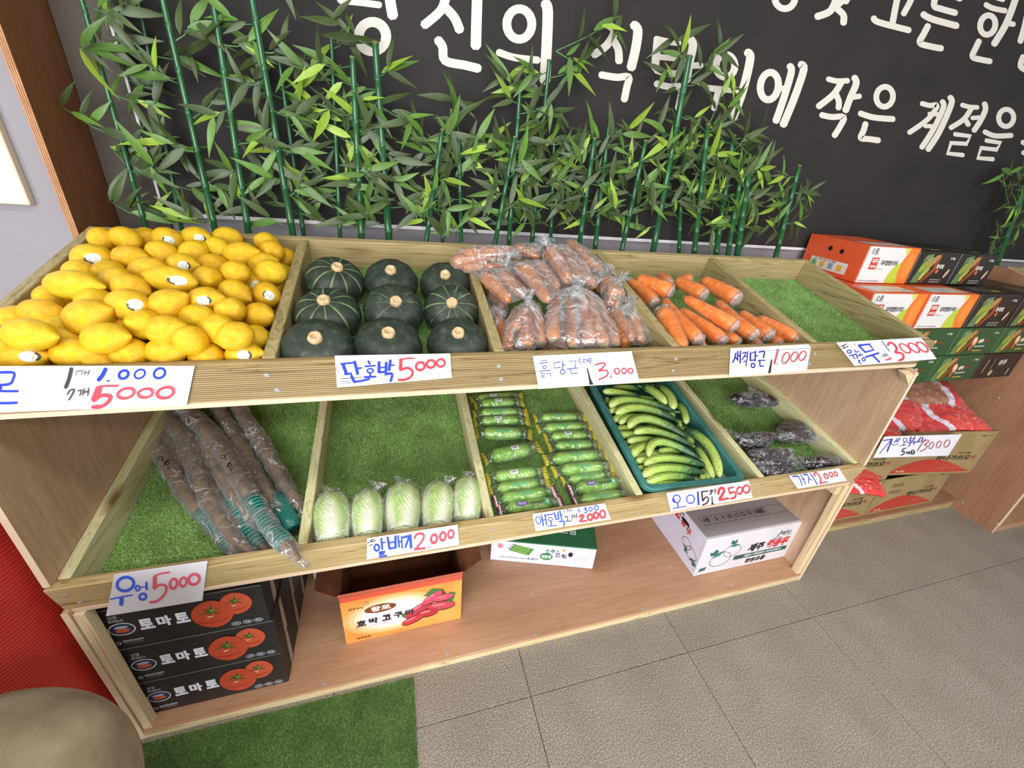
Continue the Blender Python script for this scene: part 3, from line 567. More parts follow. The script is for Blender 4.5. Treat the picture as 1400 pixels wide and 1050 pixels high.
sign('white sign with a slit, reading 2500, below the crate of cucumbers', (905, 650, 10.77), [(65, 262), (1280, 80), (1335, 325), (130, 535)], [
 ('2b47d2', [('r', 216, 345, 54, 56, 15), ('s', 34, [(165, 352), (185, 392)]), ('s', 16, [(235, 408), (236, 464)]), ('s', 12, [(166, 490), (240, 474), (355, 456)]), ('r', 420, 350, 58, 62, 15), ('s', 26, [(528, 245), (540, 430)])]),
 ('3a3236', [('s', 15, [(576, 242), (680, 232)]), ('s', 20, [(588, 248), (600, 375)]), ('s', 17, [(602, 380), (650, 318), (688, 345), (665, 405), (600, 438)]), ('s', 16, [(705, 232), (748, 222), (708, 284)]), ('s', 9, [(775, 202), (780, 272)]), ('s', 9, [(793, 200), (796, 240)])]),
 (SL, [('p', [(732, 305), (744, 305), (752, 400), (770, 425), (728, 432), (735, 400)])]),
 ('e23f49', [('s', 28, [(830, 275), (855, 200), (905, 192), (912, 250), (848, 360)]), ('s', 20, [(848, 368), (985, 340)]), ('s', 14, [(975, 196), (1060, 175)]), ('s', 22, [(985, 205), (1002, 268)]), ('s', 18, [(1003, 272), (1060, 248), (1092, 285), (1070, 332), (1015, 345)]), ('r', 1146, 226, 40, 52, 16, 10), ('r', 1246, 206, 48, 56, 17, 10)])], FL, .0042)
sign('small white sign reading 2000, below the bagged aubergines', (1070, 630, 14), [(120, 290), (1080, 145), (1235, 380), (290, 535)], [
 ('2c46b4', [('s', 26, [(195, 302), (290, 292)]), ('s', 16, [(300, 296), (345, 380), (375, 470)]), ('s', 15, [(342, 265), (400, 360), (440, 448)]), ('s', 24, [(388, 352), (412, 345)]), ('s', 24, [(398, 268), (468, 258)]), ('s', 15, [(470, 262), (500, 330), (495, 428)]), ('s', 14, [(490, 322), (552, 372)]), ('s', 17, [(530, 245), (600, 350), (665, 452)])]),
 ('e0444e', [('s', 22, [(628, 300), (600, 260), (632, 226), (690, 275), (730, 350), (725, 430)]), ('s', 16, [(722, 436), (860, 402)]), ('r', 832, 295, 30, 54, 20, -28), ('r', 928, 266, 28, 50, 18, -28), ('r', 1018, 250, 28, 46, 18, -30)])], FL, .0042)

FS = Matrix(((1, 0, 0, 0), (0, 1, 0, .155), (0, 0, 1, 0), (0, 0, 0, 1))) @ Matrix.Rotation(math.radians(0), 4, 'Z')
sign('white sign stuck across two brown cartons, reading 3000 and 500g', (1190, 585, 10.77), [(208, 130), (1350, 95), (1145, 410), (45, 440)], [
 ('3a3aa8', [('s', 14, [(190, 187), (320, 165)]), ('s', 10, [(315, 168), (225, 270), (135, 375)]), ('s', 20, [(322, 165), (285, 250), (248, 348)]), ('s', 10, [(290, 242), (330, 235)]), ('s', 13, [(405, 150), (380, 185), (350, 215)]), ('s', 11, [(385, 185), (400, 205)]), ('s', 13, [(440, 150), (418, 180), (395, 210)]), ('s', 8, [(320, 250), (360, 252), (410, 235)]),
  ('r', 512, 178, 28, 28, 10), ('s', 10, [(500, 210), (482, 258)]), ('s', 9, [(435, 264), (520, 250)]), ('s', 14, [(600, 130), (580, 185)]), ('s', 14, [(655, 125), (635, 188)]), ('s', 8, [(590, 160), (645, 155)]), ('s', 12, [(580, 190), (640, 184)]), ('s', 12, [(545, 216), (700, 204)]), ('s', 13, [(598, 215), (562, 274)]), ('s', 13, [(655, 208), (635, 245)]), ('s', 14, [(742, 135), (715, 180), (690, 214)]), ('s', 12, [(705, 180), (730, 212)]), ('s', 16, [(775, 135), (750, 204)])]),
 ('211d22', [('s', 12, [(480, 312), (525, 300)]), ('s', 13, [(484, 312), (466, 352)]), ('s', 12, [(466, 354), (502, 350), (490, 388), (450, 404)]), ('r', 548, 367, 16, 14, 11), ('r', 588, 366, 16, 14, 11), ('r', 628, 345, 22, 18, 11), ('s', 11, [(650, 345), (645, 380), (605, 388)])]),
 ('b83c48', [('s', 8, [(812, 165), (750, 252), (692, 340)]), ('s', 8, [(790, 200), (845, 180), (860, 205), (795, 255), (838, 262), (815, 310), (735, 350)]), ('r', 900, 260, 28, 54, 8, 28), ('r', 1010, 245, 28, 54, 8, 28), ('r', 1130, 232, 34, 60, 8, 32)])], FS, .0)
# ------------------------------------------------------------------ produce helpers
GW = -.0765            # w of the turf tips in a tray frame
ORD = 'first second third fourth fifth sixth seventh eighth ninth tenth eleventh twelfth thirteenth fourteenth fifteenth sixteenth'.split()
def on_tray(F, u, v, h):
    n = F.to_3x3() @ Vector((0, 0, 1)); return hit(u, v, F @ Vector((0, 0, GW+h)), n)
def pxm(P, px): return px*depth(P)/CAM['f']
def set_along(o, n, seg, name='along'):
    me = o.data; a = me.attributes.new(name, 'FLOAT', 'POINT'); L = len(me.vertices)
    a.data.foreach_set('value', [min(1, (i//seg)/(n-1)) for i in range(L)])
def bent(P0, P1, bend=0.0, up=Vector((0, 0, 1)), n=8, sag=0.0):
    """points from P0 to P1 arched sideways by bend (fraction of length)"""
    P0, P1 = Vector(P0), Vector(P1); L = (P1-P0).length; s = (P1-P0).cross(up).normalized()
    return [P0.lerp(P1, t)+s*bend*L*4*t*(1-t)+up*sag*L*4*t*(1-t) for t in [i/(n-1) for i in range(n)]]
def film_hull(name, pts, parent, mat, inflate=.003, crinkle=.004, seed=0, edge=.022, smooth=True, passes=2, tie=None, pleat=.004):
    bm = bmesh.new()
    for p in pts: bm.verts.new(p)
    r = bmesh.ops.convex_hull(bm, input=bm.verts)
    bmesh.ops.delete(bm, geom=[v for v in bm.verts if not v.link_faces], context='VERTS')
    for k in range(passes):
        es = [e for e in bm.edges if e.calc_length() > edge/(k+1)**.5]
        if es: bmesh.ops.subdivide_edges(bm, edges=es, cuts=1)
        bmesh.ops.triangulate(bm, faces=bm.faces)
    bmesh.ops.smooth_vert(bm, verts=bm.verts, factor=.35, use_axis_x=True, use_axis_y=True, use_axis_z=True)
    bm.normal_update(); bm.verts.index_update(); off = Vector((seed*3.1, seed*1.7, 0))
    cl = {}
    if tie is not None:
        tie = Vector(tie); cen = sum((v.co for v in bm.verts), Vector())/len(bm.verts); ax = (cen-tie).normalized(); e1 = ax.orthogonal().normalized(); e2 = ax.cross(e1); ext = max((v.co-tie).length for v in bm.verts)
    for v in bm.verts:
        if tie is not None:
            d_ = v.co-tie; an = math.atan2(d_.dot(e2), d_.dot(e1)); near = max(0, 1-d_.length/ext); w1 = noise.noise(Vector((math.cos(an)*5, math.sin(an)*5, seed)))+.5*noise.noise(Vector((math.cos(an)*11, math.sin(an)*11, seed+3+d_.length*8)))
            v.co += v.normal*pleat*w1*(.4+near); cl[v.index] = max(0, abs(w1) < .10)*(.10+.6*near)
        q = v.co*55+off; d = abs(noise.noise(q))*1.6-.35+noise.noise(v.co*130+off)*.35
        v.co += v.normal*(inflate+crinkle*d)
    me = bpy.data.meshes.new(name); r = parent
    while r.parent: r = r.parent
    bm.transform(MW[r].inverted()); bm.to_mesh(me); bm.free(); me.materials.append(mat)
    if cl: a_ = me.attributes.new('crease', 'FLOAT', 'POINT'); a_.data.foreach_set('value', [cl[i] for i in range(len(me.vertices))])
    me.polygons.foreach_set('use_smooth', [smooth]*len(me.polygons))
    return link(name, me, parent)
def tube_pts(pts, rad, k=8, grow=1.06):
    mb = MB(); mb.tube(pts, [r*grow for r in rad], k, cap=False); return [Vector(v) for v in mb.v]
def tuft(name, P, d, r, L, parent, mat, seed=0):
    """gathered end of a plastic bag: a small flared ruffle at P pointing along d"""
    d = Vector(d).normalized(); q = d.to_track_quat('Z', 'Y').to_matrix().to_4x4(); M = Matrix.Translation(P) @ q; rs = random.Random(seed)
    ph = rs.uniform(0, 6)
    fn = lambda g, t: 1+t*(.35*math.sin(5*g+ph)+.25*math.sin(9*g+2*ph))
    mb = MB(); vs = []; seg = 22; prof = [(r*.9, -L*.6), (r*.28, -L*.15), (r*.2, 0), (r*.5, L*.3), (r*.95, L*.75)]
    for i, (a, z) in enumerate(prof):
        for k in range(seg):
            g = 2*PI*k/seg; f = fn(g, i/4); vs.append(M @ Vector((a*f*math.cos(g), a*f*.55*math.sin(g), z+.2*L*math.sin(3*g+ph)*(i/4))))
    mb.add(vs, [(i*seg+k, i*seg+(k+1) % seg, (i+1)*seg+(k+1) % seg, (i+1)*seg+k) for i in range(4) for k in range(seg)])
    return part(name, mb, mat, parent, smooth=True, world=True)
FILM = film('clear_film'); FILMW = film('milky_film', 'f8f7f6', .55, 22, .06, .10, 1.25); FILMD = film('creased_film', 'f2f3f6', .35, 18, .01, .08, .9)
# ------------------------------------------------------------------ lemons
def lemon_surface(th, ph, sd=0):
    x = 1.16*math.cos(th)+.30*math.exp(-(th/.27)**2)-.06*math.exp(-((PI-th)/.2)**2); r = math.sin(th)**.93 if 0 < th < PI else 0
    d = Vector((math.cos(th), math.sin(th)*math.cos(ph), math.sin(th)*math.sin(ph)))
    r *= 1+.05*noise.noise(d*1.7+Vector((sd*5, 0, 0)))
    return Vector((x, r*math.cos(ph), r*math.sin(ph)))
def lemon_mat():
    m, nt, b, o = nodes('lemon_peel'); v = coords(nt); oi = N(nt, 'ShaderNodeObjectInfo')
    n = N(nt, 'ShaderNodeTexNoise', i_Scale=2.2, i_Detail=3.0); nt.links.new(v, n.inputs['Vector'])
    c = ramp(nt, n.outputs[0], [(.3, 'dba60e'), (.55, 'e8b91a'), (.8, 'efc92e')])
    hs = N(nt, 'ShaderNodeHueSaturation'); a = N(nt, 'ShaderNodeMath', operation='MULTIPLY_ADD', i_1=.02, i_2=.492); nt.links.new(oi.outputs['Random'], a.inputs[0]); nt.links.new(a.outputs[0], hs.inputs['Hue']); nt.links.new(c, hs.inputs['Color'])
    nt.links.new(hs.outputs[0], b.inputs['Base Color']); b.inputs['Roughness'].default_value = .33; b.inputs['Specular IOR Level'].default_value = .5
    b.inputs['Subsurface Weight'].default_value = .05; b.inputs['Subsurface Radius'].default_value = (1, .6, .1); b.inputs['Subsurface Scale'].default_value = .01
    p = N(nt, 'ShaderNodeTexVoronoi', i_Scale=22.0); nt.links.new(v, p.inputs['Vector']); bump(nt, b, p.outputs['Distance'], .35, .04); return m
LM = lemon_mat(); lemon_meshes = []
for sd in range(5):
    mb = MB(); R_, S_ = 15, 20; vs = []
    for i in range(R_+1):
        th = PI*(i/R_)
        for k in range(S_): vs.append(lemon_surface(min(max(th, .02), PI-.02), 2*PI*k/S_, sd))
    mb.add(vs, [(i*S_+k, (i+1)*S_+k, (i+1)*S_+(k+1) % S_, i*S_+(k+1) % S_) for i in range(R_) for k in range(S_)]+[tuple(range(S_)), tuple(reversed(range(R_*S_, (R_+1)*S_)))])
    lemon_meshes.append(mesh_of(mb, LM, True, 'lemon_peel'))
mb = MB(); mb.lathe([(.16, -1.10), (.15, -1.18), (.08, -1.165), (.02, -1.16)], 10, Matrix.Rotation(PI/2, 4, 'Y') @ Matrix.Scale(1, 4))
stem_me = mesh_of(mb, noisy('lemon_button', '6d6a28', '8c8a3a', 4, .7), True, 'stem_end')
ST_W = flat('dcded2', .35); ST_G = flat('2c3a2c', .35)
def sticker_mesh(dirv, sd):
    d = Vector(dirv).normalized(); a = d.cross(Vector((1, 0, 0.2))).normalized(); b = d.cross(a); mb = MB(); vs = []; n = 14
    def on(q):
        q = q.normalized(); th = math.acos(max(-1, min(1, q.x))); ph = math.atan2(q.z, q.y); return lemon_surface(th, ph, sd)*1.012
    rings = [0, .13, .26, .37]
    vs = [on(d)]
    for r in rings[1:]:
        for k in range(n): g = 2*PI*k/n; vs.append(on(d+a*r*math.cos(g)*.95+b*r*1.15*math.sin(g)))
    fs = [(0, 1+k, 1+(k+1) % n) for k in range(n)]; fs += [(1+i*n+k, 1+(i+1)*n+k, 1+(i+1)*n+(k+1) % n, 1+i*n+(k+1) % n) for i in range(2) for k in range(n)]
    mb.add(vs, fs); mb.m = [1 if n*.58 < ((f[0]-1) % n) < n*.92 and i >= n*2 else 0 for i, f in enumerate(fs)]
    for i in range(3):
        q = (i-1)*.09-.04
        mb.add([on(d+a*q-b*.16)*1.004, on(d+a*q+b*.16)*1.004, on(d+a*(q+.035)+b*.16)*1.004, on(d+a*(q+.035)-b*.16)*1.004], [(0, 1, 2, 3)], 1)
    return mesh_of(mb, [ST_W, ST_G], False, 'sticker')
# x, y, half length, half width (zoomed px), image angle, sticker, buried
LE = [(285,165,42,38,0,0,0),(392,162,78,43,-20,0,0),(495,165,55,40,0,0,1),(594,165,73,55,-25,1,0),(730,158,74,42,-5,1,0),(880,158,76,42,-5,0,0),(1068,185,55,40,-30,0,0),(1092,222,62,48,-35,0,0),(1172,258,40,38,0,0,1),(232,258,99,70,5,1,0),(412,252,86,55,0,0,0),(565,230,78,58,-15,0,0),(718,232,72,60,60,0,0),(838,210,54,42,0,0,0),(940,240,90,60,10,0,0),(498,312,95,55,10,0,0),(665,290,76,46,0,1,0),(812,292,60,45,-20,0,1),(1050,285,70,48,15,0,1),(1100,325,82,60,0,0,0),(320,330,62,42,0,0,1),(608,358,136,58,-8,1,0),(785,352,68,54,-30,0,0),(918,325,70,44,-10,0,0),(142,386,138,70,-3,0,0),(350,367,77,62,20,0,0),(415,397,92,52,-15,0,0),(1000,384,62,42,0,1,1),(915,420,80,56,-25,0,0),(1065,432,72,62,-30,1,0),(775,457,87,55,8,1,0),(402,482,100,76,0,1,0),(595,480,98,74,30,0,0),(50,452,75,45,-20,0,1),(205,452,98,52,-10,0,1),(-5,525,118,72,-15,0,0),(215,538,112,84,20,0,0),(892,508,75,62,20,0,0),(1037,530,77,63,0,0,0),(735,545,84,58,0,0,0),(300,645,113,76,5,0,0),(400,600,78,55,-15,0,1),(585,602,96,60,10,0,0),(825,598,90,74,25,0,0),(485,575,50,55,0,0,1),(915,635,92,58,15,0,0),(1040,638,55,45,0,0,0),(705,664,72,42,-10,0,0),(-66,622,124,72,-5,0,0),(105,665,92,55,10,0,0),(145,722,116,64,0,0,0),(405,712,94,68,0,0,0),(585,702,101,70,0,0,0),(775,725,90,60,0,0,0),(957,717,96,62,5,1,0),(-210,650,50,55,0,0,0),(-95,735,122,58,5,1,0),(100,602,70,42,0,0,1),(290,750,60,40,0,0,1),(-120,560,60,45,0,0,1),(250,470,60,40,0,0,1),(640,420,60,42,10,0,1),(700,500,60,45,0,0,1),(960,580,60,45,0,0,1),(1130,390,40,40,0,0,1),(520,530,60,45,0,0,1),(180,330,60,45,0,0,1),(660,620,50,40,0,0,1)]
lem = []; nU = FU.to_3x3() @ Vector((0, 0, 1)); vU = FU.to_3x3() @ Vector((0, 1, 0)); lr = random.Random(5)
for (x, y, a, b, ang, st, deep) in LE:
    u, v = 60+x/3.5, 280+y/3.5
    base = hit(u, v, FU @ Vector((0, 0, .0)), nU); L = FU.inverted() @ base
    cx, cy = min(max(L.x/.48, 0), 1), min(max(L.y/.56, 0), 1)
    dome = .030*math.sin(PI*cx)**.6*math.sin(PI*min(1, cy*.92+.08))**.5
    P = hit(u, v, FU @ Vector((0, 0, (-.022 if deep else .004)+dome)), nU)
    rb = pxm(P, b/3.5); ra = pxm(P, a/3.5)
    if deep: rb = max(rb, .029)
    rb = min(max(rb, .0275), .0395)
    rr = min(1.0, math.sqrt(max(0, (max(ra/rb, 1)**2-1)/(1.24**2-1)))); phi = math.acos(min(1, rr))
    scl = max(1, (ra/rb)/1.28)
    lem.append(dict(P=P, ray=(P-CP).normalized(), r=rb, sx=scl, ang=ang, phi=phi, st=st, deep=deep, uv=(u, v)))
for k in range(7):
    for j in range(7):
        Q = FU @ Vector((.05+k*.0635+(j % 2)*.015, .058+j*.077, -.043)); lem.append(dict(P=Q, ray=None, r=.033, sx=1, ang=lr.uniform(-80, 80), phi=lr.uniform(0, 1), st=0, deep=2, uv=None))
FUi = FU.inverted()
for it in range(60):
    for i in range(len(lem)):
        A = lem[i]
        for j in range(i+1, len(lem)):
            B = lem[j]; d = B['P']-A['P']; m = (A['r']+B['r'])*.98; q = d.length
            if q < m and q > 1e-5:
                d *= (m-q)/q*.35; A['P'] -= d*(1 if A['deep'] != 2 else .3); B['P'] += d*(1 if B['deep'] != 2 else .3)
    for A in lem:
        if A['ray'] is not None:
            t = (A['P']-CP).dot(A['ray']); A['P'] = A['P'].lerp(CP+A['ray']*t, .75)
        L = FUi @ A['P']; r = A['r']
        L.x = min(max(L.x, TH+r*1.02), .484-r*1.02); L.y = min(max(L.y, TH+r*1.02), .588-TH-r*1.02); L.z = min(max(L.z, GW-.006+r*.9), .085); A['P'] = FU @ L
vis = [A for A in lem if A['deep'] != 2]
rows = 8
vis.sort(key=lambda A: -A['uv'][1]); per = math.ceil(len(vis)/rows)
for ri in range(rows):
    rw = sorted(vis[ri*per:(ri+1)*per], key=lambda A: A['uv'][0])
    for ci, A in enumerate(rw):
        rn = 'front row' if ri == 0 else 'back row' if ri == rows-1 else ORD[ri]+' row from the front'
        A['lab'] = 'yellow lemon%s, %s from left in the %s' % (' with oval sticker' if A['st'] else '', ORD[ci], rn)
for i, A in enumerate(lem):
    P, r = A['P'], A['r']; a = math.radians(A['ang']); d = CR*math.cos(a)+CU*math.sin(a)
    d = (d*math.cos(A['phi'])-CF*math.sin(A['phi'])*(1 if i % 3 else -1)).normalized()
    if i % 2: d = -d
    if A['deep'] != 2 and A['phi'] > .9 and i % 2: d = (CF*.80-CU*lr.uniform(.0, .5)+CR*lr.uniform(-.5, .5)).normalized()
    X = d; Y = X.cross(Vector((.1, .2, 1))).normalized(); Z = X.cross(Y)
    M = frame(P, X, Y, Z) @ Matrix.Diagonal((r*.97*A['sx'], r, r, 1))
    t = thing('lemon', A.get('lab') or 'yellow lemon in the buried lower layer of the lemon heap', 'lemon', M=M, group='lemons heaped in the upper tray' if A['deep'] != 2 else 'lemons buried under the heap')
    link('peel', lemon_meshes[i % 5], t); link('stem_end', stem_me, t)
    if A['st']:
        tc = (M.inverted().to_3x3() @ (CP-P)).normalized(); tc = (tc+Vector((lr.uniform(-.25, .25), lr.uniform(-.25, .25), 0))).normalized(); link('sticker', sticker_mesh(tc, i % 5), t)['label'] = 'white and dark green oval sticker'
# ------------------------------------------------------------------ squashes
def squash_mat():
    m, nt, b, o = nodes('squash_skin'); v = coords(nt)
    at = N(nt, 'ShaderNodeAttribute', attribute_name='stripe')
    n = N(nt, 'ShaderNodeTexNoise', i_Scale=60.0, i_Detail=3.0); nt.links.new(v, n.inputs['Vector'])
    c = ramp(nt, n.outputs[0], [(.35, '222b23'), (.6, '2e382e'), (.72, '4a5644')])
    vo = N(nt, 'ShaderNodeTexVoronoi', i_Scale=130.0); nt.links.new(v, vo.inputs['Vector'])
    sp = ramp(nt, vo.outputs['Distance'], [(.08, '6f7d66'), (.16, '000000')])
    ad = N(nt, 'ShaderNodeMix', data_type='RGBA', blend_type='ADD', i_0=.3); nt.links.new(c, ad.inputs[6]); nt.links.new(sp, ad.inputs[7])
    n2 = N(nt, 'ShaderNodeTexNoise', i_Scale=25.0, i_Detail=4.0); nt.links.new(v, n2.inputs['Vector'])
    mm = N(nt, 'ShaderNodeMath', operation='MULTIPLY'); nt.links.new(at.outputs['Fac'], mm.inputs[0]); nt.links.new(n2.outputs[0], mm.inputs[1])
    f = ramp(nt, mm.outputs[0], [(.16, '000000'), (.34, 'ffffff')])
    mx = N(nt, 'ShaderNodeMix', data_type='RGBA'); nt.links.new(f, mx.inputs[0]); nt.links.new(ad.outputs[2], mx.inputs[6]); mx.inputs[7].default_value = (*lin('74895c'), 1)
    nt.links.new(mx.outputs[2], b.inputs['Base Color']); b.inputs['Roughness'].default_value = .5; bump(nt, b, n.outputs[0], .25, .002); return m
SQ = squash_mat(); CORK = noisy('squash_stem_cork', 'cbb48c', 'b09468', 90, .9, .9, 160, c3='8a7048')
def squash(idx, c, hw, stem, stripes, lab):
    u, v = 350+c[0]/3.5, 280+c[1]/3.5; R = .08
    for _ in range(3): P = on_tray(FU, u, v, R*.62); R = pxm(P, hw/3.5)*1.02
    s = hit(350+stem[0]/3.5, 280+stem[1]/3.5, P+nU*R*.62, nU); ax = (s-P).normalized(); ax = (ax+nU*.35).normalized()
    q = ax.to_track_quat('Z', 'Y').to_matrix().to_4x4(); M = Matrix.Translation(P) @ q @ Matrix.Rotation(idx*.7, 4, 'Z')
    t = thing('kabocha_squash', lab, 'squash', M=M, group='kabocha squashes in three rows of three')
    seg, rn = 80, 22; mb = MB(); att = []; nl = 10; prof = []
    for i in range(rn+1):
        g = PI*i/rn; rr = math.sin(g)**.82 if 0 < g < PI else 0; z = -math.cos(g)*.70
        if i > rn-5: z -= .10*((i-(rn-5))/5)**1.5
        if i < 4: z += .08*((4-i)/4)
        for k in range(seg):
            a = 2*PI*k/seg; w_ = abs(math.cos(a*nl/2+.15*noise.noise(Vector((a, idx, 0))))); gr = 1-.045*(1-w_)**2*math.sin(g)
            vs = (R*rr*gr*math.cos(a)+1e-5, R*rr*gr*math.sin(a), R*z); prof.append(vs)
            top = max(0, (i/rn-.45)/.55); st = (max(0, 1-w_*3.2))*stripes*(.35+.65*min(1, top*2.5)); st += stripes*.35*max(0, noise.noise(Vector((a*9, z*2, idx*3))))*top; att.append(st)
    mb.add(prof, [(i*seg+k, i*seg+(k+1) % seg, (i+1)*seg+(k+1) % seg, (i+1)*seg+k) for i in range(rn) for k in range(seg)])
    o = part('rind', mb, SQ, t, smooth=True); a_ = o.data.attributes.new('stripe', 'FLOAT', 'POINT'); a_.data.foreach_set('value', att)
    fn = lambda g, t_: 1+.04*math.sin(5*g+idx)+.03*math.sin(11*g)
    zt = R*.60; part('stem', MB().lathe([(.015, zt-.010), (.0145, zt+.005), (.0125, zt+.011), (.009, zt+.013), (.0065, zt+.007), (.001, zt+.008)], 20, None, 0, fn), CORK, t, smooth=True, label='corky tan stem')
rn_ = ['back', 'middle', 'front']; cn_ = ['left', 'centre', 'right']
SQL = [((380,368),132,(397,303),1.0,'dark green squash with pale green stripes, back left of the nine'),((648,372),122,(645,318),.25,'dark plain squash in the middle of the back row'),((905,385),116,(905,340),.25,'dark plain squash at the right end of the back row'),
 ((345,530),147,(322,463),1.0,'striped dark green squash at the left of the middle row'),((660,510),137,(677,470),.55,'dark faintly streaked squash in the very centre of the nine'),((935,508),128,(938,478),.8,'squash with bright green streaks at the right of the middle row'),
 ((300,700),165,(283,645),.15,'dark plain squash at the left of the front row'),((635,680),155,(636,620),.2,'dark plain squash in the middle of the front row behind its sign'),((965,672),142,(967,620),.2,'dark plain squash at the right of the front row')]
for i, a in enumerate(SQL): squash(i, *a)
# ------------------------------------------------------------------ carrots
def carrot_mat(name, c1, c2, c3, rough, mud):
    m, nt, b, o = nodes(name); v = coords(nt); al = N(nt, 'ShaderNodeAttribute', attribute_name='along')
    n = N(nt, 'ShaderNodeTexNoise', i_Scale=35.0, i_Detail=4.0); nt.links.new(v, n.inputs['Vector']); c = ramp(nt, n.outputs[0], [(.3, c1), (.5, c2), (.72, c3)])
    s = N(nt, 'ShaderNodeMath', operation='MULTIPLY', i_1=70.0); nt.links.new(al.outputs['Fac'], s.inputs[0])
    cb = N(nt, 'ShaderNodeCombineXYZ'); nt.links.new(s.outputs[0], cb.inputs[0]); n3 = N(nt, 'ShaderNodeTexNoise', i_Scale=1.0, i_Detail=2.0)
    ad = N(nt, 'ShaderNodeVectorMath', operation='MULTIPLY_ADD'); nt.links.new(v, ad.inputs[0]); ad.inputs[1].default_value = (25, 25, 25); nt.links.new(cb.outputs[0], ad.inputs[2]); nt.links.new(ad.outputs[0], n3.inputs['Vector'])
    f = ramp(nt, n3.outputs[0], [(.30, mud), (.50, 'ffffff')]); mx = N(nt, 'ShaderNodeMix', data_type='RGBA', blend_type='MULTIPLY', i_0=.8); nt.links.new(c, mx.inputs[6]); nt.links.new(f, mx.inputs[7])
    nt.links.new(mx.outputs[2], b.inputs['Base Color']); b.inputs['Roughness'].default_value = rough; bump(nt, b, n3.outputs[0], .35, .004); return m
CAR_W = carrot_mat('washed_carrot_skin', 'e0701c', 'ee8226', 'f29438', .22, 'd99a5a'); CAR_M = carrot_mat('earthy_carrot_skin', 'a8622c', 'c67636', 'd68f54', .5, '8a6a4a')
CROWN = noisy('carrot_crown', '9a9470', '6d6b48', 120, .8, .6, c3='c4b48c')
def carrot(parent, P0, P1, r, mat, bend=0., name='carrot', world=True, up=None):
    n = 12; pts = bent(P0, P1, bend, up or nU, n); rad = [r*(.80+.20*min(1, i/1.5))*(1-.42*(i/(n-1))**1.2)*(1 if i < n-1 else .45) for i in range(n)]; rad[0] *= .75
    rad = [q*(1+.03*math.sin(i*2.7+P0[0]*90)) for i, q in enumerate(rad)]
    o = part(name, MB().tube(pts, rad, 14), mat, parent, smooth=True, world=True); set_along(o, n, 14)
    return pts, rad
WC = [((410,375),(190,280),56,.030,0),((620,398),(440,292),52,.040,0),((830,422),(600,292),56,.040,.03),((820,592),(490,405),48,.052,0),((390,320),(340,262),40,.035,0),((305,442),(135,292),40,.012,.05),((352,492),(492,735),56,.040,0),((590,685),(362,420),50,.034,-.03),((742,690),(462,480),48,.016,.03),((842,695),(600,560),38,.004,0),((945,655),(700,430),48,.034,-.05),((1040,655),(850,500),46,.030,0),((1215,680),(955,535),48,.022,.03),((960,715),(880,640),42,-.005,0),((1100,710),(1010,640),42,-.005,0),((600,745),(500,600),48,.0,0),((280,470),(150,330),36,-.01,0),((530,285),(440,300),34,.01,0)]
WL = ['upper left of the pile','beneath the top right one, near the back','topmost at the back right','lying on top across the middle of the pile','short end showing at the back of the pile','against the left divider at the back','pointing at the front rail, nearest the left divider','long, second from the left at the front','long, third from the left at the front','low, under the long one in the front middle','just right of the carrot on top','second from the right at the front','rightmost, against the right divider','peeping out low behind the sign','peeping out low at the front right','buried at the front left','thin, squeezed at the left divider','small end at the very back']
order = lambda s: crop(830, 320, 4.667, s)
for i, (a, b, r, h, bd) in enumerate(WC):
    f0 = lambda p, hh: on_tray(FU, 830+p[0]/4.667, 320+p[1]/4.667, hh)
    P0 = f0(a, h+.026); R = pxm(P0, r/4.667)*1.12; P1 = f0(b, h+.022); mp = (P0+P1)/2
    t = thing('washed_carrot', 'film-wrapped bright orange carrot, '+WL[i], 'carrot', mp, group='washed carrots heaped beside the empty compartment')
    pts, rad = carrot(t, P0, P1, R, CAR_W, bd, 'root')
    part('crown', MB().tube([pts[0]-(pts[1]-pts[0])*.12, pts[0]+(pts[1]-pts[0])*.05], [rad[0]*.55, rad[0]*.8], 10), CROWN, t, smooth=True, world=True)
    d0 = (pts[0]-pts[1]).normalized(); d1 = (pts[-1]-pts[-2]).normalized()
    wp_ = [pts[0]+d0*.004]+pts+[pts[-1]+d1*.006]; wr = [rad[0]*.8]+[q*1.04+.0006 for q in rad]+[rad[-1]*.7]
    mb = MB(); mb.tube(wp_, wr, 14)
    rs = random.Random(i)
    mb.v = [tuple(Vector(v_)+Vector((rs.uniform(-1, 1), rs.uniform(-1, 1), rs.uniform(-1, 1)))*.0007) for v_ in mb.v]
    part('plastic_wrap', mb, film('tight_film', 'fbfbfb', .30, 70, .015, .12, .5), t, smooth=True, world=True)
    mb = MB(); mb.tube([pts[0]+(pts[1]-pts[0])*.25, pts[0]+d0*.002, pts[0]+d0*.006], [rad[1]*1.06, rad[0]*1.02, rad[0]*.45], 14)
    mb.v = [tuple(Vector(v_)+Vector((rs.uniform(-1, 1), rs.uniform(-1, 1), rs.uniform(-1, 1)))*.0012) for v_ in mb.v]
    part('gathered_film', mb, film('bunched_film', 'fbf7f4', .9, 110, .22, .2, 1.0), t, smooth=True, world=True)
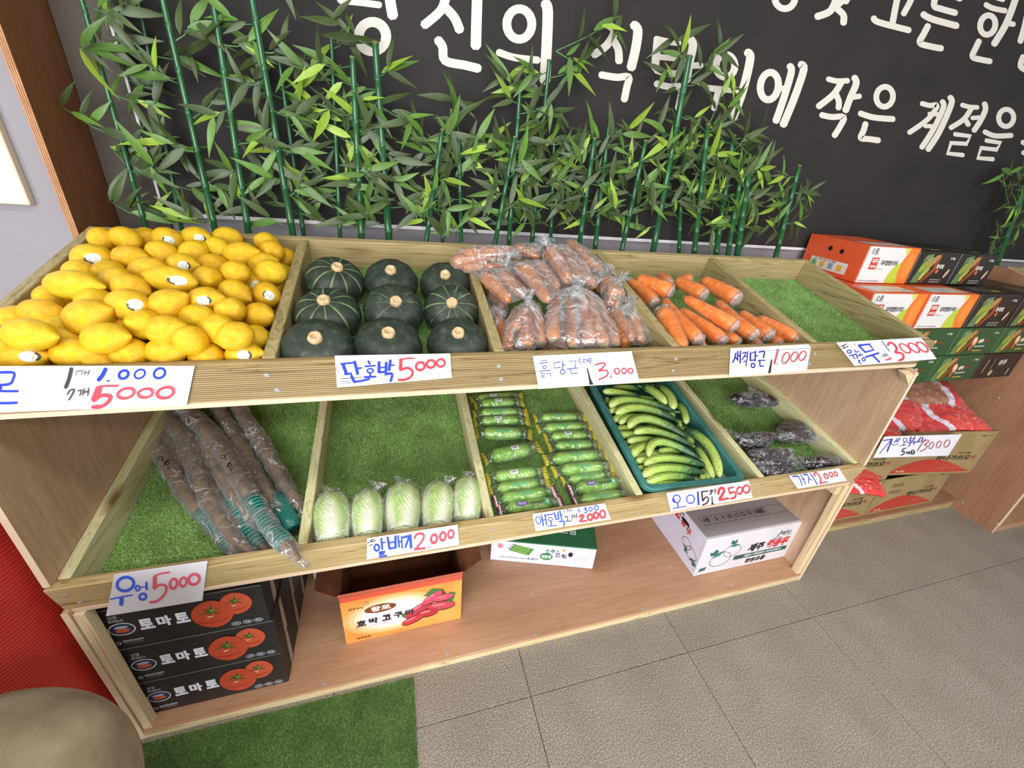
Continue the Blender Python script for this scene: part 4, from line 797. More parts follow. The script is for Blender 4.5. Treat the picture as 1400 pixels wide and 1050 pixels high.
# bagged earthy carrots: list of carrots (thick end, thin end, radius px, height) in zoomed px, tie point, height
CB = [
 ('bag of earthy carrots at the back left, hanging over the squash compartment', [((90,280),(430,215),52,.085,0),((150,225),(480,195),42,.10,0),((140,305),(420,300),34,.07,0)], (455,215), .125, (545,215)),
 ('bag at the very back with carrot tips showing behind the left bag', [((480,180),(640,245),34,.085,0),((560,185),(650,215),30,.07,0)], (655,165), .11, (700,120)),
 ('open-topped bag with one thick carrot pointing at the back rail', [((700,195),(830,395),55,.10,0),((800,200),(890,380),42,.085,0),((850,270),(990,420),45,.07,0),((680,310),(760,450),42,.06,0)], (690,165), .13, (665,130)),
 ('bag at the back right against the divider', [((820,150),(990,300),40,.07,0),((900,200),(1040,330),38,.055,0),((900,260),(990,430),44,.05,0)], (1075,320), .085, (1085,370)),
 ('bag at the left divider with two carrots side by side', [((290,360),(450,520),50,.075,0),((390,350),(540,490),46,.07,0),((440,330),(560,440),34,.055,0)], (265,345), .08, (250,330)),
 ('bag with one long carrot across the middle of the heap', [((530,300),(700,520),52,.10,0),((620,290),(760,440),46,.075,0)], (480,300), .10, (455,290)),
 ('bag tied with a white knot at the front left', [((430,830),(500,570),46,.025,0),((555,815),(560,560),56,.035,0),((650,790),(620,560),46,.03,0),((480,700),(560,560),40,.05,0)], (575,520), .095, (560,455)),
 ('largest bag, tied with a knot in the front centre', [((735,770),(745,480),52,.05,0),((855,815),(830,500),44,.04,0),((960,800),(900,480),48,.045,0),((1055,800),(960,470),50,.055,0),((1130,800),(1010,500),40,.035,0)], (885,430), .125, (890,350)),
 ('bag at the right with a stub end facing out of the heap', [((1140,500),(1060,380),56,.05,0),((1150,560),(1060,520),48,.02,0),((1060,600),(1150,640),36,.01,0)], (1150,395), .09, (1175,375)),
 ('clear peaked bag in the front right corner', [((1110,590),(1230,780),48,.02,0),((1310,620),(1370,770),42,.01,0),((1240,620),(1300,790),44,.015,0)], (1240,545), .06, (1225,520)),
 ('bag low at the left divider, mostly hidden by the knotted bag', [((360,560),(380,760),40,.0,0),((330,470),(430,560),40,.015,0)], (365,590), .045, (350,585)),
 ('bag squeezed low behind the price sign', [((760,850),(700,800),40,-.005,0),((660,830),(730,790),40,-.01,0)], (790,830), .02, (800,825))]
for i, (lab, cs, tie, th_, tip) in enumerate(CB):
    f0 = lambda p, hh: on_tray(FU, 600+p[0]/4.667, 300+p[1]/4.667, hh)
    A = f0(cs[0][0], .03); t = thing('carrot_bag', 'plastic '+lab, 'carrots', A, group='plastic bags of earthy carrots in the middle compartment'); P = []
    for j, (a, b, r, h, bd) in enumerate(cs):
        P0 = f0(a, h+.02); P1 = f0(b, h+.018); R = pxm(P0, r/4.667); pts, rad = carrot(t, P0, P1, R, CAR_M, .02*((j % 3)-1)); P += tube_pts(pts, rad, 8, 1.05)
        if i in (2, 4, 5, 6, 7, 9, 8): part('crown', MB().tube([pts[0]-(pts[1]-pts[0])*.15, pts[0]+(pts[1]-pts[0])*.08], [rad[0]*.5, rad[0]*.85], 10), CROWN, t, smooth=True, world=True)
    T = f0(tie, th_); E_ = f0(tip, th_+.012); P += [T+CR*.004, T-CR*.004, T+CU*.004, T-CU*.004]
    film_hull('plastic_bag', P, t, FILMW, .002, .004, i, .014, True, 3, T, .006)
    tuft('knotted_end', T, E_-T, .028, .04, t, film('bag_end_film', 'f6f6f8', .6, 30, .12, .12, 1.1), i)

for k in range(9):  # carrots at the bottom of the heap, under the bags
    A = FU @ Vector((1.0+.048*k, .08+.02*(k % 3), -.052)); B = FU @ Vector((1.0+.046*k, .26, -.055)); t = thing('loose_carrot', 'earthy carrot at the bottom of the heap, under the plastic bags', 'carrot', A, group='earthy carrots buried under the bags'); carrot(t, A, B, .021, CAR_M, .02, 'root')
for k in range(8):
    A = FU @ Vector((1.01+.052*k, .36, -.045+.01*(k % 2))); B = FU @ Vector((1.0+.05*k, .53, -.05)); t = thing('loose_carrot', 'earthy carrot at the bottom of the heap, under the plastic bags', 'carrot', A, group='earthy carrots buried under the bags'); carrot(t, A, B, .022, CAR_M, .02, 'root')
nL = FL.to_3x3() @ Vector((0, 0, 1)); vL = FL.to_3x3() @ Vector((0, 1, 0))
# ------------------------------------------------------------------ burdock roots in long bags
ROOT = carrot_mat('burdock_root_skin', '6f5640', '8f7455', 'a68b68', .8, '7c6a55')
TAPE = noisy('teal_string', '1f7f78', '2f9a8c', 40, .35)
def tape_mat():
    m, nt, b, o = nodes('teal_ribbed_tape'); at = N(nt, 'ShaderNodeAttribute', attribute_name='along')
    s = N(nt, 'ShaderNodeMath', operation='MULTIPLY', i_1=110.0); nt.links.new(at.outputs['Fac'], s.inputs[0]); c_ = N(nt, 'ShaderNodeMath', operation='SINE'); nt.links.new(s.outputs[0], c_.inputs[0])
    c = ramp(nt, c_.outputs[0], [(0, '155f5c'), (.4, '2b9488'), (1, '55b0a2')]); nt.links.new(c, b.inputs['Base Color']); b.inputs['Roughness'].default_value = .3; return m
TAPE = tape_mat()
def resample(P, n):
    P = [Vector(p) for p in P]; L = [0]
    for a, b in zip(P[:-1], P[1:]): L.append(L[-1]+(b-a).length)
    out = []
    for i in range(n):
        s = L[-1]*i/(n-1); k = max(j for j in range(len(L)) if L[j] <= s+1e-9); k = min(k, len(P)-2); f = (s-L[k])/(L[k+1]-L[k]); out.append(P[k].lerp(P[k+1], f))
    return out
BU = [('leftmost clear bag of a long muddy burdock root on the turf', [([(95,60),(120,130),(170,280),(260,430),(360,600),(500,760),(650,950)], 46, .022)], (.78, .99), .0),
 ('second clear bag of burdock root from the left, ending in a thin tip', [([(190,40),(250,120),(350,250),(420,450),(500,640),(620,830),(745,935)], 48, .036), ([(150,60),(200,190),(270,300),(360,420)], 36, .018)], None, .0),
 ('dark burdock bag lying under its neighbours with a broad teal wrap', [([(310,60),(440,250),(560,450),(660,680),(770,850),(860,930)], 42, .018), ([(420,330),(520,520),(600,680),(700,800)], 40, .020)], (.70, 1.0), .3),
 ('burdock bag marked in black pen whose end hangs over the front rail', [([(350,60),(500,210),(620,380),(730,560),(850,760),(1040,975)], 50, .050), ([(560,420),(640,560),(740,700),(850,800)], 42, .040)], (.74, .96), .0),
 ('rightmost burdock bag beside the divider with a teal wrap', [([(540,40),(640,220),(760,430),(880,620),(960,745)], 48, .026), ([(670,40),(820,280),(940,480),(1055,670)], 44, .026)], None, .2)]
for i, (lab, rts, tp_, fl_) in enumerate(BU):
    f0 = lambda p, h: on_tray(FL, 180+p[0]/4.564, 550+p[1]/4.564, h)
    c0 = f0(rts[0][0][3], .02); t = thing('burdock_bag', lab, 'burdock', c0, group='bagged burdock roots in the lower left compartment'); allp = []
    for j, (pl, r, h) in enumerate(rts):
        e = (pl[0][0]-(pl[1][0]-pl[0][0])*1.6, pl[0][1]-(pl[1][1]-pl[0][1])*1.6) if i != 4 else pl[0]
        pts = resample(catmull([f0(p, h+.003*math.sin(k*2)+((0, 0, 0, 0, .004, .022, .052)[k] if i == 3 and j == 0 else 0)) for k, p in enumerate([e]+pl)], 4), 34); R = pxm(pts[20], r/4.564)*.84
        rad = [R*(.75+.25*math.sin(PI*min(1, k/33*1.1+.05)))*(1+.06*math.sin(k*1.9+j)) for k in range(34)]; rad[-1] *= .5; rad[-2] *= .8
        o = part('root', MB().tube(pts, rad, 12), ROOT, t, smooth=True, world=True); set_along(o, 34, 12); allp.append((pts, rad))
    pts, rad = allp[0]
    if i == 3:
        mb = MB().tube(pts[24:32], [q*1.35+.001 for q in rad[24:32]], 14, flat=.9); o = part('tape_wrap', mb, TAPE, t, smooth=True, world=True); set_along(o, 8, 14)
    elif tp_:
        mb = MB().tube(pts[25:33], [q*(1.2+fl_)+.001 for q in rad[25:33]], 14, flat=.8); o = part('tape_wrap', mb, TAPE, t, smooth=True, world=True); set_along(o, 8, 14)
    elif i == 4:
        a = [f0(p, .03) for p in [(900,585),(935,650),(975,720),(1010,790)]]; mb = MB().tube(a, [.021, .023, .024, .022], 14, flat=.7); o = part('tape_wrap', mb, TAPE, t, smooth=True, world=True); set_along(o, 4, 14)
    for pts, rad in allp:
        mb = MB(); mb.tube(pts+[pts[-1]+(pts[-1]-pts[-2])*1.2], [q*1.42+.002 for q in rad]+[rad[-1]*1.2], 18, flat=.86)
        out = []
        for k, v_ in enumerate(mb.v):
            q = Vector(v_); out.append(tuple(q+Vector((noise.noise(q*40), noise.noise(q*40+Vector((9, 0, 0))), noise.noise(q*40+Vector((0, 9, 0)))))*.006))
        mb.v = out; part('plastic_bag', mb, film('glossy_bag', 'f6f4f1', .8, 20, .05, .07, 1.7), t, smooth=True, world=True)
    tuft('bag_end', pts[-1], pts[-1]-pts[-3], .018, .03, t, film('bag_end_film'), i)
    if i in (0, 3):
        X0_ = [(180,350),(220,400)] if i == 0 else [(570,340),(610,410)]
        hh = .058 if i == 0 else .098
        items = [('r', X0_[0][0], X0_[0][1], 12, 10, 5), ('s', 6, [(X0_[0][0]+14, X0_[0][1]-12), (X0_[0][0]+16, X0_[0][1]+22)]), ('r', X0_[1][0], X0_[1][1]-20, 12, 11, 6), ('s', 6, [(X0_[1][0]+10, X0_[1][1]-45), (X0_[1][0]-16, X0_[1][1]-6)]), ('r', X0_[1][0]+12, X0_[1][1]+10, 8, 7, 4)]
        ink(t, 'pen_mark', '241c22', items, lambda a, b: f0((a, b), hh), .5, n=nL)
# ------------------------------------------------------------------ napa cabbages
def cab_mat():
    m, nt, b, o = nodes('cabbage_leaf'); v = coords(nt, (1, 1, 1), 'UV') if False else None
    a1 = N(nt, 'ShaderNodeAttribute', attribute_name='rib'); a2 = N(nt, 'ShaderNodeAttribute', attribute_name='along')
    n = N(nt, 'ShaderNodeTexNoise', i_Scale=30.0, i_Detail=3.0); nt.links.new(coords(nt), n.inputs['Vector'])
    # width of the white rib shrinks towards the tip
    s = N(nt, 'ShaderNodeMath', operation='MULTIPLY_ADD', i_1=.75); nt.links.new(a2.outputs['Fac'], s.inputs[0]); nt.links.new(a1.outputs['Fac'], s.inputs[2])
    s2 = N(nt, 'ShaderNodeMath', operation='MULTIPLY_ADD', i_1=.22); nt.links.new(n.outputs[0], s2.inputs[0]); nt.links.new(s.outputs[0], s2.inputs[2])
    c = ramp(nt, s2.outputs[0], [(.42, 'f2f4e0'), (.72, 'd8e6a8'), (1.05, 'b0d070')])
    q0 = N(nt, 'ShaderNodeMath', operation='MULTIPLY_ADD', i_1=.22); nt.links.new(n.outputs[0], q0.inputs[0]); nt.links.new(a2.outputs['Fac'], q0.inputs[2])
    q = N(nt, 'ShaderNodeMath', operation='MULTIPLY_ADD', i_1=-.45); nt.links.new(a1.outputs['Fac'], q.inputs[0]); nt.links.new(q0.outputs[0], q.inputs[2])
    q2 = N(nt, 'ShaderNodeMath', operation='MULTIPLY', i_1=58.0); nt.links.new(q.outputs[0], q2.inputs[0]); q3 = N(nt, 'ShaderNodeMath', operation='SINE'); nt.links.new(q2.outputs[0], q3.inputs[0])
    f = ramp(nt, q3.outputs[0], [(.80, '000000'), (1, 'ffffff')]); fm = N(nt, 'ShaderNodeMath', operation='MULTIPLY'); nt.links.new(f, fm.inputs[0]); nt.links.new(a1.outputs['Fac'], fm.inputs[1])
    mx = N(nt, 'ShaderNodeMix', data_type='RGBA'); nt.links.new(fm.outputs[0], mx.inputs[0]); nt.links.new(c, mx.inputs[6]); mx.inputs[7].default_value = (*lin('f6f8e2'), 1)
    nt.links.new(mx.outputs[2], b.inputs['Base Color']); b.inputs['Roughness'].default_value = .4; b.inputs['Subsurface Weight'].default_value = .15; b.inputs['Subsurface Scale'].default_value = .01
    bump(nt, b, q3.outputs[0], .25, .003); return m
CAB = cab_mat()
CBL = [((250,880),118,165,-6,'leftmost napa cabbage in clear film, touching the left divider'),((480,858),105,157,-2,'second napa cabbage in film from the left, its foot above the sign'),((703,822),116,166,2,'middle napa cabbage of the row of five in film'),((928,802),108,150,5,'fourth napa cabbage in film from the left'),((1117,762),102,146,8,'rightmost napa cabbage in film, against the right divider')]
for ci, (c, hw, hh, tl, lab) in enumerate(CBL):
    f0 = lambda x, y, h: on_tray(FL, 400+x/4.667, 520+y/4.667, h)
    R = .05
    for _ in range(2): P0 = f0(c[0]-tl, c[1]+hh*.80, R*.95); R = pxm(P0, hw/4.667)*.93
    P1 = f0(c[0]+tl, c[1]-hh*.86, R*.9); ax = (P1-P0); L = ax.length*1.16; P0 = P0-ax.normalized()*L*.07; Z = ax.normalized(); X = (CR-Z*CR.dot(Z)).normalized(); Y = Z.cross(X)
    M = frame(P0, X, Y, Z); t = thing('napa_cabbage', lab, 'cabbage', M=M, group='film-wrapped napa cabbages in a row')
    prof = lambda u: (.80+.22*math.sin(PI*min(1, u*1.6)*.5))*(1 if u < .5 else max(.02, 1-((u-.5)/.5)**2.6*.98)**.6)
    mb = MB(); mb.lathe([(max(.001, R*.90*prof(k/12)), L*k/12) for k in range(13)], 24); o = part('core', mb, CAB, t, smooth=True); set_along(o, 13, 24); a_ = o.data.attributes.new('rib', 'FLOAT', 'POINT'); a_.data.foreach_set('value', [.5]*len(o.data.vertices))
    rs = random.Random(ci*7+1); fc = math.atan2((M.inverted().to_3x3() @ (CP-P0)).y, (M.inverted().to_3x3() @ (CP-P0)).x)
    for li in range(7):
        a0 = fc+[0.15, -1.0, 1.15, -2.1, 2.2, -.45, .75][li]+rs.uniform(-.25, .25); lay = [1.10, 1.05, 1.05, 1.03, 1.03, .99, .99][li]; wid = 1.0+rs.uniform(-.1, .15); nu, na = 16, 12; vs = []; rib = []; al = []
        for i in range(nu+1):
            u = i/nu; ht = L*(u*(1.0 if li else .97)); edge = math.sin(PI*min(1, .18+u*.80))**.5
            for j in range(na+1):
                s = j/na*2-1; a = a0+s*wid*edge; rr = R*prof(u)*lay*(1-.05*s*s)+.0018*noise.noise(Vector((a*6, u*9, li)))*(.3+u)+abs(s)**3*.004*math.sin(u*26+li)*u
                vs.append((rr*math.cos(a), rr*math.sin(a)*1.0, ht)); rib.append(abs(s)); al.append(u)
        mb = MB(); mb.add(vs, [(i*(na+1)+j, i*(na+1)+j+1, (i+1)*(na+1)+j+1, (i+1)*(na+1)+j) for i in range(nu) for j in range(na)])
        o = part('leaf', mb, CAB, t, smooth=True)
        for nm, dat in (('rib', rib), ('along', al)): a_ = o.data.attributes.new(nm, 'FLOAT', 'POINT'); a_.data.foreach_set('value', dat)
    P = [M @ Vector((R*1.15*prof(k/6)*math.cos(g), R*1.15*prof(k/6)*math.sin(g), L*k/6*1.01)) for k in range(7) for g in [2*PI*q/12 for q in range(12)]]
    film_hull('plastic_film', P, t, film('cling_film', 'fcfdfb', .6, 26, .015, .1, .9), .002, .005, ci+20, .016, True, 2, P0+Z*L*.97, .003)
    tuft('knotted_end', P0+Z*L*.97+X*(.02 if ci % 2 else -.012), Z+X*.5, .022, .03, t, film('bag_end_film'), ci)
# ------------------------------------------------------------------ courgettes
def courg_mat():
    m, nt, b, o = nodes('courgette_skin'); v = coords(nt, (30, 260, 260)); al = N(nt, 'ShaderNodeAttribute', attribute_name='along')
    n = N(nt, 'ShaderNodeTexNoise', i_Scale=1.0, i_Detail=3.0); nt.links.new(coords(nt, (40, 40, 40)), n.inputs['Vector']); c = ramp(nt, n.outputs[0], [(.3, '6a9c34'), (.5, '86b84a'), (.7, 'a8d068')])
    f = ramp(nt, al.outputs['Fac'], [(0, 'd8e8a0'), (.12, 'ffffff'), (.75, 'ffffff'), (1, '7a9c68')]); mx = N(nt, 'ShaderNodeMix', data_type='RGBA', blend_type='MULTIPLY', i_0=1.0); nt.links.new(c, mx.inputs[6]); nt.links.new(f, mx.inputs[7])
    nt.links.new(mx.outputs[2], b.inputs['Base Color']); b.inputs['Roughness'].default_value = .3; return m
COU = courg_mat(); TY = [flat('d8c63a', .4), flat('c8862a', .4), flat('8fae3c', .4)]; TF = [flat('f0eef0', .4), flat('c8503a', .4), flat('2c3a5e', .4)]
FLMZ = film('courgette_film', 'fafcf8', .6, 30, .02, .08, .9)
ZZ = [((30,92),(425,62),26,0,1,'rearmost, half hidden under the upper tray, left column'),((62,138),(435,116),37,0,1,'second from the back, left column'),((52,208),(465,196),36,0,0,'third from the back, left column'),((56,275),(478,262),38,0,1,'fourth from the back, left column'),((72,362),(500,372),45,0,0,'fifth from the back, left column, loose film at its tip'),((135,562),(565,468),50,0,1,'lying askew alone on bare turf in the left column'),((162,725),(620,672),46,0,1,'with a barcode label, just in front of the askew one'),((182,820),(640,756),44,0,0,'third from the front, left column'),((214,900),(700,825),46,1,0,'second from the front in striped tape, left column'),((250,975),(750,912),46,1,2,'front left, with a purple printed label'),
 ((540,243),(935,237),34,0,0,'rearmost of the right column'),((562,325),(980,308),37,0,3,'second from the back in the right column'),((622,395),(1012,382),37,0,1,'third from the back, right column, barcode on top'),((652,470),(1052,456),39,0,3,'fourth from the back in the right column'),((622,572),(1112,532),44,0,0,'fifth from the back, longest of the right column'),((692,668),(1152,628),44,0,0,'palest, sixth from the back in the right column'),((762,742),(1162,696),36,0,0,'squeezed above the purple-labelled one, right column'),((812,815),(1262,750),44,1,2,'second from the front, right column, purple printed label'),((852,912),(1292,850),44,1,0,'front right one behind the price sign')]
for i, (a, b, r, fl_, lb, lab) in enumerate(ZZ):
    f0 = lambda p, h: on_tray(FL, 640+p[0]/5.835, 530+p[1]/5.835, h); R = .024
    for _ in range(2):
        A = f0(a, R+(.010 if i in (8, 9, 17) else 0)); B = f0(b, R); R = pxm((A+B)/2, r/5.835)*1.20
    t = thing('courgette', 'film-wrapped courgette, '+lab, 'courgette', (A+B)/2, group='film-wrapped courgettes in two columns')
    ax = (B-A); d = ax.normalized(); P0 = A+ax*.10; P1 = A+ax*.84; n = 14; pts = bent(P0, P1, .01*((i % 3)-1), nL, n); rad = [R*(.93+.05*math.sin(k/13*PI)) for k in range(n)]
    rad[0] *= .35; rad[1] *= .86; rad[-1] *= .45; rad[-2] *= .9
    o = part('courgette_body', MB().tube(pts, rad, 18), COU, t, smooth=True, world=True); set_along(o, n, 18)
    part('stalk', MB().tube([pts[-1]-d*.002, pts[-1]+d*.010], [R*.35, R*.42], 6), noisy('stalk_green', '6d9048', '8fae6a', 60, .6), t, smooth=True, world=True)
    mb = MB(); fp = [P0-d*.006]+pts+[P1+d*.01]; fr = [R*.8]+[max(q, R*.8)*1.04+.0008 for q in rad]+[R*.8]; mb.tube(fp, fr, 20, cap=False)
    mb.v = [tuple(Vector(v_)+(Vector((noise.noise(Vector(v_)*70), noise.noise(Vector(v_)*70+Vector((5, 0, 0))), noise.noise(Vector(v_)*70+Vector((0, 5, 0)))))*.0022)) for v_ in mb.v]
    part('plastic_film', mb, FLMZ, t, smooth=True, world=True)
    s = d.cross(nL).normalized()
    for e, (Q, dd) in enumerate(((P0, -d), (P1, d))):
        mb = MB(); Lz = ax.length*(.13 if e == 0 else .19); hw0, hw1 = R*.8, R*1.3; nb = 9; q0 = Q+dd*.004; q1 = Q+dd*(Lz)
        rs = random.Random(i*2+e)
        # bag sleeve from body to tape, then pleated striped tape
        m_ = q0+dd*Lz*.45
        for side_ in (1, -1):
            vs = []
            for r_, (pp, hw_, th) in enumerate(((q0, R*.85, R*.6), (m_, R*.9, R*.22), (q1, hw1, R*.12))):
                for k in range(nb+1):
                    g = k/nb*2-1; vs.append(pp+s*hw_*g+nL*side_*(th*(1-g*g)**.5+.0006)+nL*(math.sin(k*2.4)*.0012 if r_ else 0)-nL*(R*.25*r_/2))
            if side_ > 0: part('film_sleeve', MB().add(vs[:2*(nb+1)], [(k, k+1, nb+2+k, nb+1+k) for k in range(nb)]), FLMZ, t, smooth=True, world=True)
            base = vs[nb+1:]; v2 = []; f2 = []; mi = []
            for band in range(3):
                w0, w1 = band/3, (band+1)/3
            rows_ = [[base[k].lerp(base[nb+1+k], q/6) for k in range(nb+1)] for q in range(7)]
            for q in range(7): v2 += rows_[q]
            for q in range(6):
                for k in range(nb):
                    f2.append((q*(nb+1)+k, q*(nb+1)+k+1, (q+1)*(nb+1)+k+1, (q+1)*(nb+1)+k))
                    mi.append(((q//2) % 3) if fl_ else (0 if (k+q//3) % 2 == 0 else (1 if (k*7+q+i) % 3 == 0 else 2)))
            k0 = len(mb.v); mb.add(v2, f2); mb.m = mb.m[:-len(f2)]+mi
        part('bag_tape', mb, TF if fl_ else TY, t, world=True, label='striped red, white and navy tape' if fl_ else 'yellow printed tape')
    # labels lie on the film, facing up and forward
    up = (nL*.8+(CP-A).normalized()*.5).normalized(); side2 = d.cross(up).normalized(); up = side2.cross(d)
    if side2.dot(CU) < 0: side2 = -side2
    def on_body(x, y):  # x along (m) from middle, y around (m)
        g = y/R; return (P0+P1)/2+d*x+(up*math.cos(g)+side2*math.sin(g))*(R*1.07+.0016)
    class Wrap(Print):
        def to(s_, x, y, l): return on_body(x, y)+up*(.0002*l)
    W_ = Wrap((0, 0, 0), (1, 0, 0), (0, 1, 0))
    if lb == 1:
        x0 = -.012+.01*(i % 3); W_.rect('e8ecec', x0-.012, x0+.014, -.005, .008)
        for k in range(9): W_.rect('23252c', x0-.009+k*.0022, x0-.009+k*.0022+(.0013 if k % 2 else .0007), -.001, .006)
    if lb == 2:
        pts_ = [(-.030+.019*math.cos(g)*(1 if abs(math.cos(g)) > .3 else 1), .002+.0075*math.sin(g)*(1-.25*abs(math.sin(2*g)))) for g in [2*PI*k/20 for k in range(20)]]
        W_.poly('6a4a96', pts_); W_.text('d8ccee', '애호박', -.042, -.018, -.002, .006, .02); W_.text('26301c', '인큐애호박', -.006, .042, -.007, .004, .02, rise=.0); W_.rect('49b48c', .044, .056, -.009, .009); W_.text('e4f6ec', '농산물', .0455, .0545, -.004, .004)
    if lb == 3 or lb == 0: W_.text('5cc0a0', '애호박 농산물', -.03, .02, -.005, .004, .01)
    if W_.d:
        for (cc, k), (mb_, _) in W_.d.items(): part('printed_'+k, mb_, flat(cc, .4), t, world=True)
# ------------------------------------------------------------------ crate of cucumbers
def cuc_mat():
    m, nt, b, o = nodes('cucumber_skin'); al = N(nt, 'ShaderNodeAttribute', attribute_name='along'); n = N(nt, 'ShaderNodeTexNoise', i_Scale=70.0, i_Detail=3.0); v = coords(nt); nt.links.new(v, n.inputs['Vector'])
    s = N(nt, 'ShaderNodeMath', operation='MULTIPLY_ADD', i_1=.35); nt.links.new(n.outputs[0], s.inputs[0]); nt.links.new(al.outputs['Fac'], s.inputs[2])
    c = ramp(nt, s.outputs[0], [(.15, 'c6d880'), (.50, 'a9c45e'), (.85, '82a44a'), (1.08, '46703c'), (1.25, '2f5636')])
    vo = N(nt, 'ShaderNodeTexVoronoi', i_Scale=110.0); nt.links.new(v, vo.inputs['Vector']); sp = ramp(nt, vo.outputs['Distance'], [(.16, '54702c'), (.28, 'ffffff')])
    mx = N(nt, 'ShaderNodeMix', data_type='RGBA', blend_type='MULTIPLY', i_0=.7); nt.links.new(c, mx.inputs[6]); nt.links.new(sp, mx.inputs[7]); nt.links.new(mx.outputs[2], b.inputs['Base Color'])
    b.inputs['Roughness'].default_value = .38; bump(nt, b, vo.outputs['Distance'], -1.0, .004); return m
CUC = cuc_mat(); CRATE = noisy('teal_crate_plastic', '35726a', '45827a', 20, .4)
FC = FL @ Matrix.Translation((1.462, .030, 0)) @ Matrix.Rotation(math.radians(-2.2), 4, 'Z')
t = thing('crate', 'dark teal plastic crate full of cucumbers, in the fourth lower compartment', 'crate', M=FC)
W0, D0 = .392, .60
def rrect(x0, x1, y0, y1, r, n=5):
    out = []
    for cx, cy, a in ((x1-r, y1-r, 0), (x0+r, y1-r, 90), (x0+r, y0+r, 180), (x1-r, y0+r, 270)):
        out += [(cx+r*math.cos(math.radians(a+90*k/n)), cy+r*math.sin(math.radians(a+90*k/n))) for k in range(n+1)]
    return out
def loop_wall(rings):
    mb = MB(); n = len(rings[0][0]); vs = [(x, y, z) for R_, z in rings for x, y in R_]
    return mb.add(vs, [(i*n+k, i*n+(k+1) % n, (i+1)*n+(k+1) % n, (i+1)*n+k) for i in range(len(rings)-1) for k in range(n)])
o_ = lambda g: rrect(g, W0-g, g, D0-g, .035-g*.6)
mb = loop_wall([(o_(.022), GW+.001), (o_(.018), -.010), (o_(.018), -.0085), (o_(.0), -.006), (o_(0), .006), (o_(.004), .009), (o_(.018), .009), (o_(.022), .006), (o_(.028), GW+.012)])
n_ = 24; k0 = len(mb.v)-n_; mb.f.append(tuple(range(k0, k0+n_))); mb.m.append(0); mb.f.append(tuple(reversed(range(0, n_)))); mb.m.append(0)
part('crate_tub', mb, CRATE, t, smooth=False)
mb = loop_wall([(o_(-.0004), -.0062), (o_(-.0004), -.0012)]); part('rim_lip', mb, noisy('crate_rim', '4a8a82', '5a9a92', 20, .35), t)
part('liner_sheet', MB().add([(.30, .02, .0), (.375, .02, -.045), (.372, .2, -.05), (.33, .22, -.03)], [(0, 1, 2, 3)]), film('bag_end_film'), t)
# (light end, middle, dark end), radius px, lift
CU_ = [((90,128),(250,140),(430,190),32,.010,'uppermost on the left, its tip near the crate corner'),((125,190),(130,215),(128,240),24,-.012,'short end-on stub near the back left corner'),((170,108),(290,92),(420,112),26,-.008,'dark one mostly hidden at the back'),((640,240),(540,135),(430,88),38,.014,'lengthwise at the back, left of the pair'),((700,280),(665,160),(545,82),42,.012,'lengthwise at the back, right of the pair'),((340,186),(450,188),(560,205),24,-.004,'thin dark one wedged under the back group'),((155,262),(330,205),(715,300),40,.010,'long arched one, second full-width from the back'),((205,320),(420,272),(725,378),40,.012,'long arched one, third full-width from the back'),((145,312),(190,290),(260,285),30,-.006,'tip showing at the left wall, third from the back'),((190,395),(240,348),(360,342),32,-.006,'tip beside another at the left wall'),((235,410),(320,355),(450,352),32,.0,'arched tip beneath the big arch'),((312,442),(490,368),(830,532),42,.014,'big arch in the very middle of the left stack'),((215,462),(290,445),(500,440),28,-.010,'lower, behind the middle arch'),((230,500),(300,505),(430,492),35,-.006,'pale blunt tip under the middle arch'),((362,490),(560,478),(865,600),36,.012,'pale, slender and sloping down to the right'),((300,568),(430,545),(610,565),34,-.002,'mid-green, halfway down the left stack'),((340,702),(420,615),(570,602),38,.002,'arched tip behind the strongly curved one'),((492,700),(590,565),(930,712),36,.020,'strongly hooked one curling to the left'),((372,735),(480,720),(650,700),33,-.004,'pale tip beneath the hooked one'),((455,772),(650,710),(990,775),40,.014,'fourth from the front, lit full length'),((570,655),(690,640),(810,665),28,-.004,'dark stretch behind the hooked one'),((442,872),(620,795),(972,838),42,.014,'third from the front, thick and dark-ended'),((450,950),(640,868),(885,890),38,.008,'second from the front, dark-ended'),((490,978),(650,935),(815,938),30,.000,'frontmost, half hidden by the rim'),((385,802),(450,790),(560,790),27,-.012,'small tip low on the left near the front'),((300,645),(380,605),(480,600),27,-.014,'shaded tip low at the left wall'),((1105,875),(1010,600),(800,455),42,.010,'long one down the right side, outermost'),((1050,890),(970,710),(890,610),35,.004,'right side, next to the outermost one'),((815,408),(795,300),(735,230),32,.002,'lengthwise at the right, short and pale'),((760,440),(757,410),(750,370),22,-.006,'small pale tip between the two stacks'),((955,905),(960,850),(975,800),28,-.010,'blunt pale end at the front, left of the right pair'),((1005,900),(1000,840),(990,790),26,-.008,'narrow end at the front beside the blunt one')]
